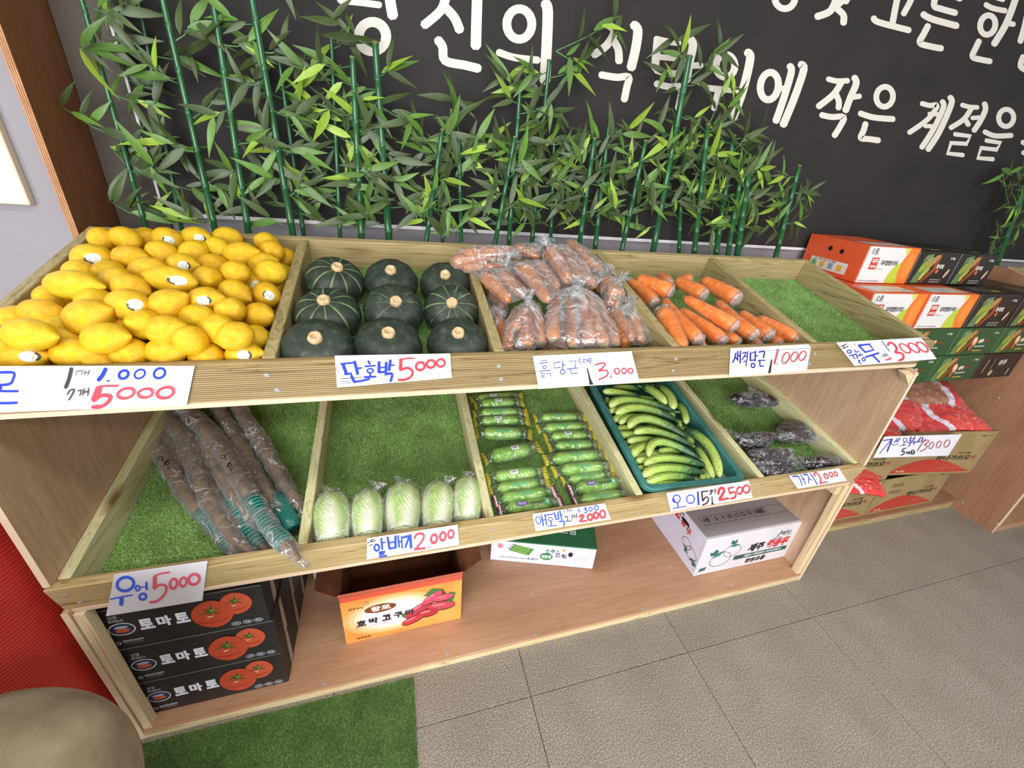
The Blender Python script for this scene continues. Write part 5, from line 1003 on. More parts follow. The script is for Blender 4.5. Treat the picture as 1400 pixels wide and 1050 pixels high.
for i, (a, m_, b, r, h, lab) in enumerate(CU_):
    f0 = lambda p, hh: on_tray(FL, 810+p[0]/6.364, 515+p[1]/6.364, hh); A, Mi, B = f0(a, .066+h), f0(m_, .070+h), f0(b, .060+h); R = pxm(Mi, r/6.364)*.98
    n = 18; pts = [A*(1-t_)**2+(Mi*2-(A+B)*.5)*2*t_*(1-t_)+B*t_*t_ for t_ in [k/(n-1) for k in range(n)]]
    rad = [R*min(1, .55+.45*min(1, k/2.5), .35+.65*((n-1-k)/2.2) if k > n-4 else 1)*(1-.12*k/n) for k in range(n)]; rad[0] *= .55
    t = thing('cucumber', 'warty cucumber, '+lab, 'cucumber', Mi, group='cucumbers piled in the teal crate')
    mb = MB(); seg = 20; mb.tube(pts, rad, seg); mb.v = [tuple(pts[k//seg]+(Vector(v_)-pts[k//seg])*(1+.06*math.cos(5*2*PI*(k % seg)/seg))) for k, v_ in enumerate(mb.v)]
    o = part('cucumber_skin', mb, CUC, t, smooth=True, world=True); set_along(o, n, seg)
    if r > 30: e = (pts[-1]-pts[-2]).normalized(); part('stalk', MB().tube([pts[-1]-e*.002, pts[-1]+e*.012, pts[-1]+e*.02+nL*.004], [.0035, .003, .0028], 6), noisy('stalk_green', '6d9048', '8fae6a', 60, .6), t, smooth=True, world=True)
for k in range(7):  # lower layer that fills the crate under the visible ones
    y0 = .05+k*.064; A = FC @ Vector((.045, y0, -.038)); B = FC @ Vector((.275, y0+.01, -.038)); t = thing('cucumber', 'warty cucumber buried in the bottom layer of the teal crate', 'cucumber', (A+B)/2, group='cucumbers buried in the crate')
    pts = bent(A, B, .05, nL, 10); o = part('cucumber_skin', MB().tube(pts, [.008, .017, .019, .02, .02, .02, .019, .018, .016, .008], 12), CUC, t, smooth=True, world=True); set_along(o, 10, 12)
for k in range(3):
    A = FC @ Vector((.315+k*.0, .06+k*.15, -.045)); B = FC @ Vector((.325, .18+k*.15, -.045)); t = thing('cucumber', 'warty cucumber buried in the bottom layer of the teal crate', 'cucumber', (A+B)/2, group='cucumbers buried in the crate')
    pts = bent(A, B, .05, nL, 8); o = part('cucumber_skin', MB().tube(pts, [.008, .017, .019, .02, .02, .019, .016, .008], 12), CUC, t, smooth=True, world=True); set_along(o, 8, 12)
# ------------------------------------------------------------------ aubergines in film
AUB = noisy('aubergine_skin', '1c1218', '2a1a24', 8, .15); 
EG = [([((130,215),(320,290),55,.01),((340,200),(585,290),58,.012),((230,260),(420,300),40,0)], (325,190), (330,160), 'farthest bag, alone at the back with a white knot'),
 ([((570,600),(935,575),62,.012),((600,510),(890,500),52,.004)], (930,640), (960,640), 'right-hand bag of the middle pair, film flared at its right'),
 ([((190,650),(560,590),62,.006),((230,690),(500,680),40,-.005)], (160,590), (130,570), 'left-hand bag of the middle pair, against the divider'),
 ([((290,775),(720,745),56,.016),((340,850),(740,850),56,.012)], (780,885), (805,895), 'broad bag of two in the front, across the middle'),
 ([((430,950),(740,950),70,.004)], (390,900), (370,880), 'frontmost bag, just left of the price sign'),
 ([((830,850),(1190,840),76,.008)], (785,830), (765,825), 'front right bag, lying against the end board')]
for i, (cs, tie, tip, lab) in enumerate(EG):
    f0 = lambda p, h: on_tray(FL, 980+p[0]/7, 510+p[1]/7, h); A = f0(cs[0][0], .03)
    t = thing('aubergine_bag', 'film bag of dark aubergines, '+lab, 'aubergines', A, group='bags of aubergines in the rightmost lower compartment'); P = []
    for a, b, r, h in cs:
        P0 = f0(a, .03+h); P1 = f0(b, .03+h); R = pxm(P0, r/7)*1.12; n = 12; pts = bent(P0, P1, .06, nL, n); rad = [R*math.sin(PI*min(1, max(0, (k/(n-1))*.86+.10)))**.6*(.80+.2*k/n) for k in range(n)]; rad[0] *= .8
        part('aubergine', MB().tube(pts, rad, 16), AUB, t, smooth=True, world=True); P += tube_pts(pts, rad, 8, 1.04)
    T = f0(tie, .045); E_ = f0(tip, .06); P.append(T)
    film_hull('plastic_bag', P, t, FILMD, .002, .005, i+40, .013, True, 3, T, .007); tuft('knotted_end', T, E_-T, .026, .035, t, film('bag_end_film'), i+3)
# ------------------------------------------------------------------ artificial bamboo behind the rack
def leaf_mesh(i, mat, L=1.0, W=.16, droop=.2, fold=.25, twist=0.):
    mb = MB(); n = 7; vs = []
    for k in range(n+1):
        t = k/n; w_ = W*.5*(math.sin(PI*min(1, t*1.02)**.75)**.9 if 0 < t < 1 else .02)*(1.15-.3*t); z = -droop*t*t; a = twist*t
        for s in (-1, 0, 1): vs.append((t*L, s*w_*math.cos(a), z+abs(s)*w_*fold+s*w_*math.sin(a)))
    mb.add(vs, [(k*3+j, k*3+j+1, (k+1)*3+j+1, (k+1)*3+j) for k in range(n) for j in range(2)])
    return mesh_of(mb, mat, True, 'leaf')
def leaf_mat(name, c1, c2, rough=.42):
    m, nt, b, o = nodes(name); v = coords(nt, (1.2, 14, 3)); n = N(nt, 'ShaderNodeTexNoise', i_Scale=3.0, i_Detail=2.0); nt.links.new(v, n.inputs['Vector'])
    c = ramp(nt, n.outputs[0], [(.3, c1), (.7, c2)]); oi = N(nt, 'ShaderNodeObjectInfo'); hs = N(nt, 'ShaderNodeHueSaturation'); a = N(nt, 'ShaderNodeMath', operation='MULTIPLY_ADD', i_1=.5, i_2=.75)
    nt.links.new(oi.outputs['Random'], a.inputs[0]); nt.links.new(a.outputs[0], hs.inputs['Value']); nt.links.new(c, hs.inputs['Color']); nt.links.new(hs.outputs[0], b.inputs['Base Color'])
    b.inputs['Roughness'].default_value = rough; b.inputs['Specular IOR Level'].default_value = .4; return m
LD = leaf_mat('dark_bamboo_leaf', '303f1e', '445628'); LG = leaf_mat('mid_bamboo_leaf', '456624', '5a8030'); LY = leaf_mat('bright_bamboo_leaf', '76902c', '8cab38')
LEAF = {}
for nm, m_ in (('d', LD), ('g', LG), ('y', LY)):
    LEAF[nm] = [leaf_mesh(i, m_, 1, .175+.03*(i % 2), .08+.12*i, .2, .3*(i-1)) for i in range(3)]
def stalk_mat():
    m, nt, b, o = nodes('bamboo_stalk'); v = coords(nt, (20, 20, 3)); n = N(nt, 'ShaderNodeTexNoise', i_Scale=2.0); nt.links.new(v, n.inputs['Vector'])
    nt.links.new(ramp(nt, n.outputs[0], [(.3, '1d4a2a'), (.7, '2d6238')]), b.inputs['Base Color']); b.inputs['Roughness'].default_value = .22; return m
STK = stalk_mat(); TWG = noisy('bamboo_twig', '3d7048', '5a8a50', 50, .5)
# bottom px, top px, radius px, y, leaves, leafy from, label bit
BM = [((194,292),(98,-50),3.0,.66,16,'leftmost stalk beside the dark plywood panel'),((246,300),(190,2),2.6,.70,18,'second stalk from the left, set back against the banner edge'),((291,300),(216,-30),3.8,.64,20,'third stalk from the left, tall and glossy'),((337,300),(287,-30),4.0,.63,14,'fourth stalk from the left, nearly bare of leaves at its foot'),
 ((397,300),(338,-40),4.2,.63,26,'fifth stalk from the left, tall and leafy'),((411,290),(380,70),3.0,.68,24,'stalk close behind the fifth one'),((464,300),(453,51),2.8,.66,26,'stalk with a cut top under the first white letter'),((493,300),(482,78),4.2,.63,24,'thick stalk in front, right of the cut one'),((530,300),(513,58),4.8,.64,30,'thickest stalk, its cut top inside the first letter'),
 ((587,300),(605,177),3.4,.62,16,'short slanted stalk under the gap between words'),((607,300),(617,150),2.2,.66,10,'very thin stalk beside the short slanted one'),((630,300),(627,182),2.8,.64,18,'stalk with a bent leafy tip, above the third tray divider'),((683,300),(704,187),3.2,.62,16,'stalk with a pale cut top over the bagged carrots'),((698,300),(711,122),3.0,.65,24,'taller stalk just behind the pale-topped one'),
 ((730,300),(751,82),3.0,.66,34,'tall stalk reaching the long vertical letter stroke'),((754,300),(758,182),2.4,.69,16,'thin stalk hidden among leaves over the bagged carrots'),((797,300),(813,189),3.4,.62,18,'slanted stalk right of the dense clump'),((818,300),(834,155),3.4,.65,16,'stalk with a brown cut top, standing clear of leaves'),((860,297),(883,192),3.4,.63,20,'stalk with a green cut top, left of the tall one'),
 ((901,300),(943,76),4.3,.64,30,'tallest stalk of the right half, crossing a white letter'),((930,300),(935,175),2.8,.68,20,'thin stalk behind the tall crossing one'),((954,300),(968,170),3.8,.63,22,'stalk with a torn reddish top'),((986,300),(1003,185),3.8,.64,24,'leafy stalk under the right letters'),((1003,300),(1013,240),3.6,.62,14,'short stalk among the right clump'),((1013,312),(1024,232),4.4,.61,16,'thick short stalk, last of the dense clump'),
 ((1068,322),(1093,226),3.4,.62,13,'lone bare stalk right of the clump'),((1372,335),(1404,250),3.6,.64,26,'stalk at the right edge of the picture, behind the dark cartons')]
EXTRA = {14: [((760,70),(850,20)),((760,70),(800,85))], 0: [((120,60),(170,50)),((190,240),(150,200))], 19: [((940,110),(990,60))], 21: [((967,175),(1000,100)),((975,170),(1010,130))], 13: [((710,130),(690,100))], 26: [((1385,300),(1370,230)),((1390,290),(1400,220))], 22: [((1005,190),(1040,180)),((1008,195),(1045,225))], 24: [((1023,236),(1050,228))], 11: [((627,183),(622,130))], 25: [((1080,290),(1105,260)),((1078,300),(1060,280))]}
for bi, (pb, pt_, r, y, nl, lab) in enumerate(BM):
    A = hit(*pb, (0, y, 0), (0, 1, 0)); B = hit(*pt_, (0, y, 0), (0, 1, 0)); R = pxm(A, r); dx = (B.x-A.x)/(B.z-A.z); Z0 = 1.218 if bi < 26 else 0.; F_ = Vector((A.x-dx*(A.z-Z0), y, Z0))
    t = thing('bamboo', 'artificial bamboo, '+lab, 'bamboo', F_, group='artificial bamboo stalks in front of the banner'); T = B-F_; rs = random.Random(bi*13+3)
    n = 7 if bi < 26 else 14; pts = []; rad = []
    for k in range(n):
        z0, z1 = k/n, (k+1)/n
        for q, g in ((z0, 1.0), (z0+.012, .94), (z1-.010, .90), (z1-.003, 1.12)):
            pts.append(T*q); rad.append(R*(1.15-.25*q)*g)
    part('stalk', MB().tube(pts, rad, 10), STK, t, smooth=True)
    part('cut_top', MB().tube([T-Vector((0, 0, .001)), T+Vector((0, 0, .0015))], R*.82, 10), noisy('cut_bamboo_top', 'a8855c', '7a6a44', 90, .8), t, label='tan cut end')
    tw = MB(); zA = max(A.z-.04, 1.25)-Z0; zB = min(B.z, 2.02)-Z0; tufts = []
    ncl = max(3, round(nl/2.7))
    for c in range(ncl):
        f = (c+rs.uniform(.2, .8))/ncl; z = zA+(zB-zA)*(1-(1-f)*(1 if bi != 3 else .8)); p = T*(z/T.z); sgn = 1 if (c % 2) else -1
        tip = p+Vector((sgn*rs.uniform(.02, .10), -rs.uniform(-.02, .035), rs.uniform(-.03, .08))); tufts.append((p, tip, rs.randint(4, 6)))
    for a, b in EXTRA.get(bi, []):
        a3, b3 = hit(*a, (0, y, 0), (0, 1, 0))-F_, hit(*b, (0, y+.02, 0), (0, 1, 0))-F_; tufts.append((a3, b3, 7))
    for p, tip, nn in tufts:
        m1 = p.lerp(tip, .5)+Vector((0, 0, -.008)); tw.tube([p, m1, tip], [.0018, .0013, .0008], 5); d0 = (tip-p).normalized()
        for q in range(nn):
            s = .35+.65*q/(nn-1); base = p.lerp(tip, s); g = (q-(nn-1)/2)*.5+rs.uniform(-.25, .25)+(0 if q % 2 else .5)
            ang = math.atan2(d0.z, d0.x)+g*1.15*(1 if q % 2 else -1); dr = Vector((math.cos(ang), rs.uniform(-.45, .12), math.sin(ang)*.9-.12)).normalized()
            if y+base.y+dr.y*.11 > YW-.03: dr.y = -abs(dr.y)
            if F_.x+base.x+dr.x*.14 < .005: dr.x = abs(dr.x)
            if F_.z+base.z+dr.z*.1 < 1.27: dr.z = abs(dr.z)
            L = rs.uniform(.060, .112); X = dr; Y = X.cross(Vector((rs.uniform(-.5, .5), -1, rs.uniform(-.2, .7)))).normalized(); Z = X.cross(Y)
            if Z.y > 0: Z = -Z; Y = -Y
            u_ = rs.random(); kind = 'd' if u_ < .60 else 'g' if u_ < .86 else 'y'
            o = link('leaf', LEAF[kind][rs.randint(0, 2)], t); o.matrix_local = frame(base, X, Y, Z) @ Matrix.Scale(L, 4)
    part('branch', tw, TWG, t, smooth=True)['kind'] = 'stuff'
# ------------------------------------------------------------------ cartons
def carton(label, w, d, h, M, mat, group=None, cat='box', bevel=.002, name='carton', lid=None, open_=False):
    t = thing(name, label, cat, M=M, group=group)
    if not open_: part('box_body', MB().box(-w/2, w/2, -d/2, d/2, 0, h), mat, t, bevel=bevel)
    return t
def faces(w, d, h): return Print((-w/2, -d/2, 0), (1, 0, 0), (0, 0, 1)), Print((-w/2, d/2, 0), (0, -1, 0), (0, 0, 1)), Print((-w/2, -d/2, h), (1, 0, 0), (0, 1, 0)), Print((w/2, -d/2, 0), (0, 1, 0), (0, 0, 1))
def MT(x, y, z, a=0): return Matrix.Translation((x, y, z)) @ Matrix.Rotation(math.radians(a), 4, 'Z')
def star(P, c, x, y, r, n=6, rot=0, sq=.8):
    for k in range(n):
        a = rot+2*PI*k/n; P.poly(c, [(x+r*.16*math.cos(a-1.5), y+r*.16*sq*math.sin(a-1.5)), (x+r*(.8+.25*(k % 2))*math.cos(a), y+r*sq*(.8+.25*(k % 2))*math.sin(a)), (x+r*.16*math.cos(a+1.5), y+r*.16*sq*math.sin(a+1.5))])
BLK = noisy('black_print_card', '24211f', '2c2826', 12, .5)
# three tomato cartons
W, D, H = .352, .42, .150
for k, (lab, x, yy, a) in enumerate([('black tomato carton at the bottom of the stack of three', .1885, .252, .4), ('black tomato carton in the middle of the stack of three', .194, .252, .2), ('black tomato carton on top of the stack, behind the price sign', .190, .252, -.2)]):
    t = carton(lab, W, D, H, MT(x, yy, .0375+k*(H+.0015), a), BLK, 'tomato cartons stacked under the lower tray'); F, S, T_, Rr = faces(W, D, H); F.V = F.V*1.22
    F.ring('e6e6ea', .040, .060, .026, .018, .0022).oval('2a3552', .040, .060, .0235, .0160).oval('c85a2c', .040, .056, .015, .0065).oval('a8b6d8', .040, .066, .014, .004)
    F.text('f0f0fa', '토', .076, .106, .048, .080, .05).text('f0f0fa', '마', .113, .143, .048, .080, .05).text('f0f0fa', '토', .151, .181, .048, .080, .05)
    F.text('b9b9bd', '원예농산', .022, .052, .084, .092, .02).text('b9b9bd', '산정', .024, .042, .094, .104, .02)
    F.text('d8d8dc', '품질보증농산물원예', .030, .072, .020, .026, .02).text('bcbcc0', 'HIGH QUALITY TOMATO', .034, .070, .014, .017, .01).ring('d8d8dc', .021, .020, .004, .004, .0015)
    for (x0, y0, r0, c) in ((.288, .080, .034, 'c4563a'), (.232, .060, .043, 'bc4a30')):
        pts = [(x0+r0*1.08*math.cos(g), y0+r0*.95*math.sin(g)*(1-.06*math.cos(2*g))) for g in [2*PI*q/28 for q in range(28)]]; F.poly(c, pts)
        F.oval('a83a22', x0-r0*.1, y0-r0*.38, r0*.8, r0*.30).oval(c, x0-r0*.05, y0-r0*.22, r0*.85, r0*.32)
        star(F, '3a5a24', x0-r0*.05, y0+r0*.26, r0*.70, 6, .3, .70); F.oval('6d8a3a', x0+r0*.05, y0+r0*.3, r0*.14, r0*.1); F.oval('f7d8c8', x0-r0*.15, y0-r0*.12, r0*.16, r0*.035, 8)
    for q in range(3): xx = .276+q*.026; F.ring('d0d4e0', xx, .018, .0105, .0058, .0010); F.text('e8eaf4', ['산지', '직송', '5kg'][q], xx-.006, xx+.006, .0155, .0205, .02)
    for q in range(9): F.oval('8c7a58', .10+.02*q+.01*math.sin(q*5), .095+.012*math.sin(q*3), .0008, .0008)
    for q in range(3): Rr.poly('b8a894', [(.05+q*.12, .008), (.08+q*.12, .008), (.085+q*.12, H-.01), (.065+q*.12, H-.01)])
    F.done(t, .4); Rr.done(t)
    part('lid_seam', MB().box(-W/2-.0006, W/2+.0006, -D/2-.0008, -D/2+.0, H-.0022, H+.0004), flat('6c6864', .5), t)
# open sweet potato carton
def corr(mb, x0, x1, y0, y1, z0, z1, M=None): return mb.box(x0, x1, y0, y1, z0, z1, M)
W, D, H = .385, .27, .232; M = MT(.7155, .262, .0375, .8)
OR_ = noisy('orange_printed_card', 'dd8a3c', 'eaa04e', 9, .5, c3='f2b468'); KR = noisy('brown_card_inside', '6a3c22', '7c4a2c', 20, .8); RE_ = flat('c8604a', .5)
t = carton('open orange carton printed with red sweet potatoes, empty inside', W, D, H, M, OR_, open_=True, cat='box'); th = .004
part('front_wall', MB().box(-W/2, W/2, -D/2, -D/2+th, 0, H-.022), OR_, t); part('top_band', MB().box(-W/2, W/2, -D/2-.0002, -D/2+th, H-.0219, H), flat('d9573c', .5), t, label='red band')
part('back_wall', MB().box(-W/2, W/2, D/2-th, D/2, 0, H), KR, t)
for s in (-1, 1): part('side_wall', MB().box(s*W/2-(th if s > 0 else 0), s*W/2+(0 if s > 0 else th), -D/2+th, D/2-th, 0, H), KR, t)
part('bottom_panel', MB().box(-W/2+th, W/2-th, -D/2+th, D/2-th, 0, th), KR, t)
fl_ = MB(); fl_.box(-W/2, W/2, -.034, 0, -.002, .002, Matrix.Translation((0, -D/2+.001, H+.001)) @ Matrix.Rotation(math.radians(-64), 4, 'X')); part('front_flap', fl_, RE_, t, label='red front flap folded outwards')
for s, an in ((-1, -42), (1, 42)): part('side_flap', MB().box(0 if s > 0 else -.085, .085 if s > 0 else 0, -D/2, D/2, -.0018, .0018, Matrix.Translation((s*W/2, 0, H+.001)) @ Matrix.Rotation(math.radians(-an*1.0), 4, 'Y')), KR, t)
part('back_flap', MB().box(-W/2, W/2, -.002, .002, 0, .09, Matrix.Translation((0, D/2, H)) @ Matrix.Rotation(math.radians(-12), 4, 'X')), KR, t)
F = Print((-W/2, -D/2, 0), (1, 0, 0), (0, 0, 1))
for k, (c, g) in enumerate((('efb26c', 1.25), ('f4c68e', 1.12), ('f8dcb8', .98), ('f3ecec', .82), ('eceaf8', .66))): F.oval(c, .155, .112, .125*g, .075*g, 3, 30)
F.oval('7e4420', .118, .150, .050, .021, 0, 26).text('f6ece4', '황토', .088, .150, .138, .163, .03)
F.text('7a3c1c', '청정청정', .022, .066, .166, .176, .01); F.line('4a4a40', .0015, [(.066, .184), (.078, .180), (.084, .190), (.072, .194)]); F.text('3a2014', '원정농원', .034, .078, .012, .021, .02)
for yy in (.066, .073): F.text('6b4a38', '맛있는 호박고구마 산지직송 농산물 입니다', .034, .150, yy, yy+.004, .0)
F.poly('3f7a3e', [(.255, .165), (.285, .195), (.325, .180), (.30, .155)]).poly('3f7a3e', [(.315, .120), (.345, .160), (.365, .150), (.355, .105)]).poly('3a3c2a', [(.30, .175), (.32, .180), (.33, .158), (.31, .155)]).poly('3f7a3e', [(.180, .090), (.20, .105), (.22, .085), (.19, .072)])
for (x, y, rx, ry, a, c) in [(.238, .104, .054, .021, 35, 'b83a4c'), (.285, .150, .042, .019, 38, 'c84a62'), (.322, .140, .035, .016, 5, 'cc5068'), (.315, .100, .048, .021, -8, 'c04450'), (.268, .078, .036, .020, 2, 'b02c34'), (.218, .058, .040, .016, 22, 'c23440')]:
    F.oval('5e1a20', x+.001, y-.005, rx, ry, a).oval(c, x, y, rx, ry*.95, a).oval('d8707c', x-rx*.2, y+ry*.3, rx*.5, ry*.3, a)
for q, ch in enumerate('호박고구마'): F.text('241a2c', ch, .040+q*.0375+(.004 if q > 1 else 0), .070+q*.0375+(.004 if q > 1 else 0), .082+q*.0015, .110+q*.0015, .035)
F.done(t, .45)
# courgette carton
W, D, H = .44, .33, .118; cx_, cy_ = (1.066+1.478)/2, (.357+.222)/2; an = math.degrees(math.atan2(.222-.357, 1.478-1.066)); W = .433
dv = Vector((math.cos(math.radians(an)), math.sin(math.radians(an)), 0)); nv = Vector((-dv.y, dv.x, 0)); c0 = Vector((cx_, cy_, .0375))+nv*D/2
WHT = noisy('white_printed_card', 'ddd9f0', 'e4e1f4', 10, .5); GRN = noisy('green_printed_card', '2c6a48', '33764f', 10, .45)
t = carton('white courgette carton with a green lid, turned at an angle on the shelf', W, D, H, frame(c0, dv, nv, Vector((0, 0, 1))), WHT); part('lid', MB().box(-W/2-.001, W/2+.001, -D/2-.001, D/2+.001, H-.003, H+.004), GRN, t, label='green lid')
F = Print((-W/2, -D/2-.0002, 0), (1, 0, 0), (0, 0, 1)); T_ = Print((-W/2, -D/2, H+.0042), (1, 0, 0), (0, 1, 0))
F.ring('c03a3a', .038, .088, .010, .011, .0035).oval('c03a3a', .038, .088, .005, .006)
for q in range(3): F.line('4f8a3a', .015, [(.080+q*.008, .073+q*.012), (.158+q*.006, .054+q*.013)]); F.line('9cc46a', .004, [(.085+q*.008, .075+q*.012), (.150+q*.006, .058+q*.013)]); F.line('3c6a2c', .003, [(.068+q*.008, .082+q*.010), (.078+q*.008, .076+q*.012)])
F.text('50506a', '진주시 농산물공동브랜드 수출농단', .040, .150, .022, .029, .01).text('2f5f52', '초로미', .152, .200, .022, .034, .01)
F.text('2f7a52', '진주스', .226, .286, .070, .094, .01).oval('f0a83c', .300, .094, .006, .007).oval('2f7f4c', .232, .050, .027, .020).text('eefaf0', '애호박', .212, .252, .040, .060, .03).text('1e2a2c', '드림', .268, .314, .050, .074, .01).oval('1a1416', .330, .074, .010, .013)
for yy in (.040, .048, .056, .064): F.text('8a8aa0', '생산자 농협 공동선별 출하', .345, .410, yy, yy+.004, 0)
T_.text('e6f4ea', '드림', .285, .350, .060, .095, .02).text('e6f4ea', '애호박', .255, .280, .068, .078, .01).line('e6f4ea', .005, [(.262, .118), (.30, .108), (.34, .118)]).text('a8ccb4', '진주시', .17, .22, .09, .10, .01)
F.done(t); T_.done(t)
# radish carton
W, D, H = .515, .365, .216; M = MT(2.15, .095+D/2, .0375, 0); GC = noisy('grey_white_card', 'cdc8ce', 'd6d2d8', 8, .55)
t = carton('large white radish carton at the right end of the bottom shelf', W, D, H, M, GC); F, S, T_, Rr = faces(W, D, H)
T_.rect('9c9598', 0.004, W-.004, .012, D-.004)
x0, x1, y0, y1 = .040, .480, .070, .115
for yy in (y0, y1): T_.line('2c2628', .0016, [(x0, yy), (x1, yy)])
for q in range(11): xx = x0+(x1-x0)*[0, .13, .21, .29, .37, .45, .53, .61, .69, .77, 1][q]; T_.line('2c2628', .0014, [(xx, y0), (xx, y1)])
T_.text('2c2628', '수량', x0+.008, x0+.040, y0+.009, y1-.009, .02)
for q, s_ in enumerate(['8', '9', '10', '11', '12', '13', '14', '15']): xx = x0+(x1-x0)*(.17+.08*q); T_.text('2c2628', s_, xx-(.004 if q < 2 else .009), xx+(.004 if q < 2 else .009), y0+.010, y1-.010, .02)
T_.text('2c2628', '16', x0+.300, x0+.318, y0+.008, y1-.008, .04); T_.line('2c2628', .002, [(x0+.292, y0+.012), (x0+.325, y1-.010)])
T_.rect('7e767a', W/2-.001, W/2+.001, .22, D-.004)
def radish(P, x, y, s, a):
    ca, sa = math.cos(a), math.sin(a); q = lambda u, v: (x+(u*ca-v*sa)*s, y+(u*sa+v*ca)*s)
    P.ring('2c3030', x, y, s*.95, s*.75, .0022); P.poly('3f7d74', [q(-.9, .25), q(-.55, .75), q(.1, .95), q(-.2, .45)]).poly('2d6a60', [q(-1.05, .55), q(-.60, .60), q(-.45, 1.0), q(-.80, 1.25), q(-.88, .95), q(-1.25, .95)])
radish(F, .158, .118, .046, -.6); radish(F, .110, .078, .056, 0)
F.poly('2e6258', [(.014, .022), (.046, .026), (.052, .046), (.020, .042)])
F.text('1d3a34', 'Jeju', .378, .448, .154, .188, .01, .3); F.line('1d3a34', .0022, [(.366, .146), (.41, .149)]); F.line('1d3a34', .0022, [(.436, .152), (.462, .155)])
F.text('201a20', '제주', .240, .322, .090, .138, .04, .25).text('d23a3e', '월동무', .336, .458, .088, .142, .05, .25).rect('28524c', .184, .474, .056, .080).text('dfe8e4', 'JEJU FRESH RADISH', .236, .440, .061, .075, .03, .2).text('30221e', '창원유통', .256, .366, .018, .046, .03, .2)
S.text('c8323a', '월', .155, .195, .155, .190, .04).text('c8323a', '동', .205, .240, .148, .182, .04).text('c8323a', '무', .245, .280, .140, .175, .04).text('1d1a1e', '제주', .18, .215, .192, .206, .03)
S.oval('15100f', D-.135, H-.035, .030, .010); S.line('b4aec0', .001, [(D-.012, .02), (D-.012, H-.02)])
radish(S, .275, .10, .032, 2.6); radish(S, .315, .080, .036, 3.2)
F.done(t); S.done(t); T_.done(t)
part('side_panel', MB().box(-W/2-.0003, -W/2-.0001, -D/2+.001, D/2-.001, .001, H-.001), flat('dedaec', .5), t, label='whiter end of the carton')
# small green and white carton at the back left of the shelf
t = carton('green and white carton deep behind the tomato cartons', .22, .25, .25, MT(.50, .53, .0375, 0), flat('c9c4cc', .6)); F, S, T_, Rr = faces(.22, .25, .25)
F.poly('2c6a44', [(.0, .18), (.03, .15), (.10, .12), (.16, .13), (.22, .17), (.22, .25), (0, .25)])
for q in range(4): F.line('4a4a4a', .0012, [(.02+q*.05, .10), (.05+q*.05, .06), (.02+q*.05, .03)]); F.line('4a4a4a', .0012, [(.01, .02+q*.03), (.2, .03+q*.03)])
F.done(t)
# ------------------------------------------------------------------ cartons on the middle shelf
def cherry(P, x, y, s):
    P.poly('5f7a4a', [(x, y), (x+s*.25, y+s*.95), (x+s*.55, y+s), (x+s*.5, y+s*.4), (x+s*.35, y)]).poly('8e4426', [(x+s*.30, y), (x+s*.55, y), (x+s*1.0, y+s*.45), (x+s*.95, y+s*1.0), (x+s*.85, y+s*1.0), (x+s*.80, y+s*.5), (x+s*.45, y+.0)])
    for (a, b, c, r_, k) in ((.30, .55, '8a9a3c', .15, 50), (.52, .40, '9ca03e', .13, 60), (.62, .68, 'a08a3e', .15, 40), (.42, .22, 'b6a83a', .10, 70), (.75, .85, 'b07c3c', .12, 30), (.45, .80, '6d8a46', .10, 20)): P.oval(c, x+s*a, y+s*b, s*r_*1.5, s*r_*.8, k)
    for q in range(7): P.line('c8ccb0', .0015, [(x+s*(.15+.1*q), y+s*(.75+.1*math.sin(q*2))), (x+s*(.20+.1*q), y+s*(.92+.06*math.sin(q*3)))])
def dark_tomato(label, w, h, M, green, d=.40):
    t = carton(label, w, d, h, M, noisy('green_carton', '2a4a2a', '31552f', 8, .4) if green else noisy('dark_carton', '201c1a', '2a2522', 8, .35), 'cherry tomato cartons on the middle shelf'); F, S, T_, Rr = faces(w, d, h)
    cherry(F, .02, .006, h*.9); F.text('d8d8d0', '2.5kg', w-.062, w-.030, h-.030, h-.018, .02)
    if green:
        F.rect('7a3c26', w*.5, w*.80, h*.48, h*.56).text('eef0e8', '성주', w*.55, w*.66, h*.44, h*.60, .04); F.rect('a8b0a0', w*.52, w*.75, h*.30, h*.35).rect('c09a4c', w*.52, w*.72, h*.14, h*.18)
        F.oval('d8a07a', w*.46, h*.52, h*.12, h*.18, 20).oval('e8c8a8', w*.46, h*.56, h*.08, h*.10).oval('b85a34', w*.44, h*.28, h*.08, h*.12)
    else:
        F.text('e8e4dc', '토마토', w*.52, w*.70, h*.50, h*.64, .03).oval('c8684a', w*.58, h*.42, .008, .010).rect('8c8880', w*.50, w*.78, h*.14, h*.17).rect('8c8880', w*.50, w*.76, h*.07, h*.10); F.oval('c8a08c', w*.84, h*.36, .008, .022, -25)
        T_.poly('4a463c', [(.05, .05), (w*.6, .03), (w*.7, .12), (.1, .15)]); T_.oval('a8a84a', w*.7, .06, .03, .012)
    F.done(t, .4); T_.done(t, .35); return t
FY = .30; DD = .40
zA, zB, zC, zD = .7955, .932, 1.066, 1.220
for k, x in enumerate((2.60, 2.925, 3.245)):
    dark_tomato('green cherry tomato carton, %s of the lowest shelf row' % ['hidden first', 'second from left', 'third from left'][k], .315, .133, MT(x, FY+DD/2, zA), True)
t = carton('dark carton end with white lettering, right end of the lowest shelf row', .30, DD, .133, MT(3.56, FY+DD/2, zA), noisy('dark_carton', '201c1a', '2a2522', 8, .35), 'cherry tomato cartons on the middle shelf')
F, S, T_, Rr = faces(.30, DD, .133); F.rect('8a8478', .05, .058, .03, .105).rect('8a8478', .10, .104, .05, .11).text('cfcac0', '성주', .14, .20, .07, .10, .03).oval('b09a70', .12, .03, .014, .016); F.rect('b8b4ac', .25, .256, .015, .05); F.done(t)
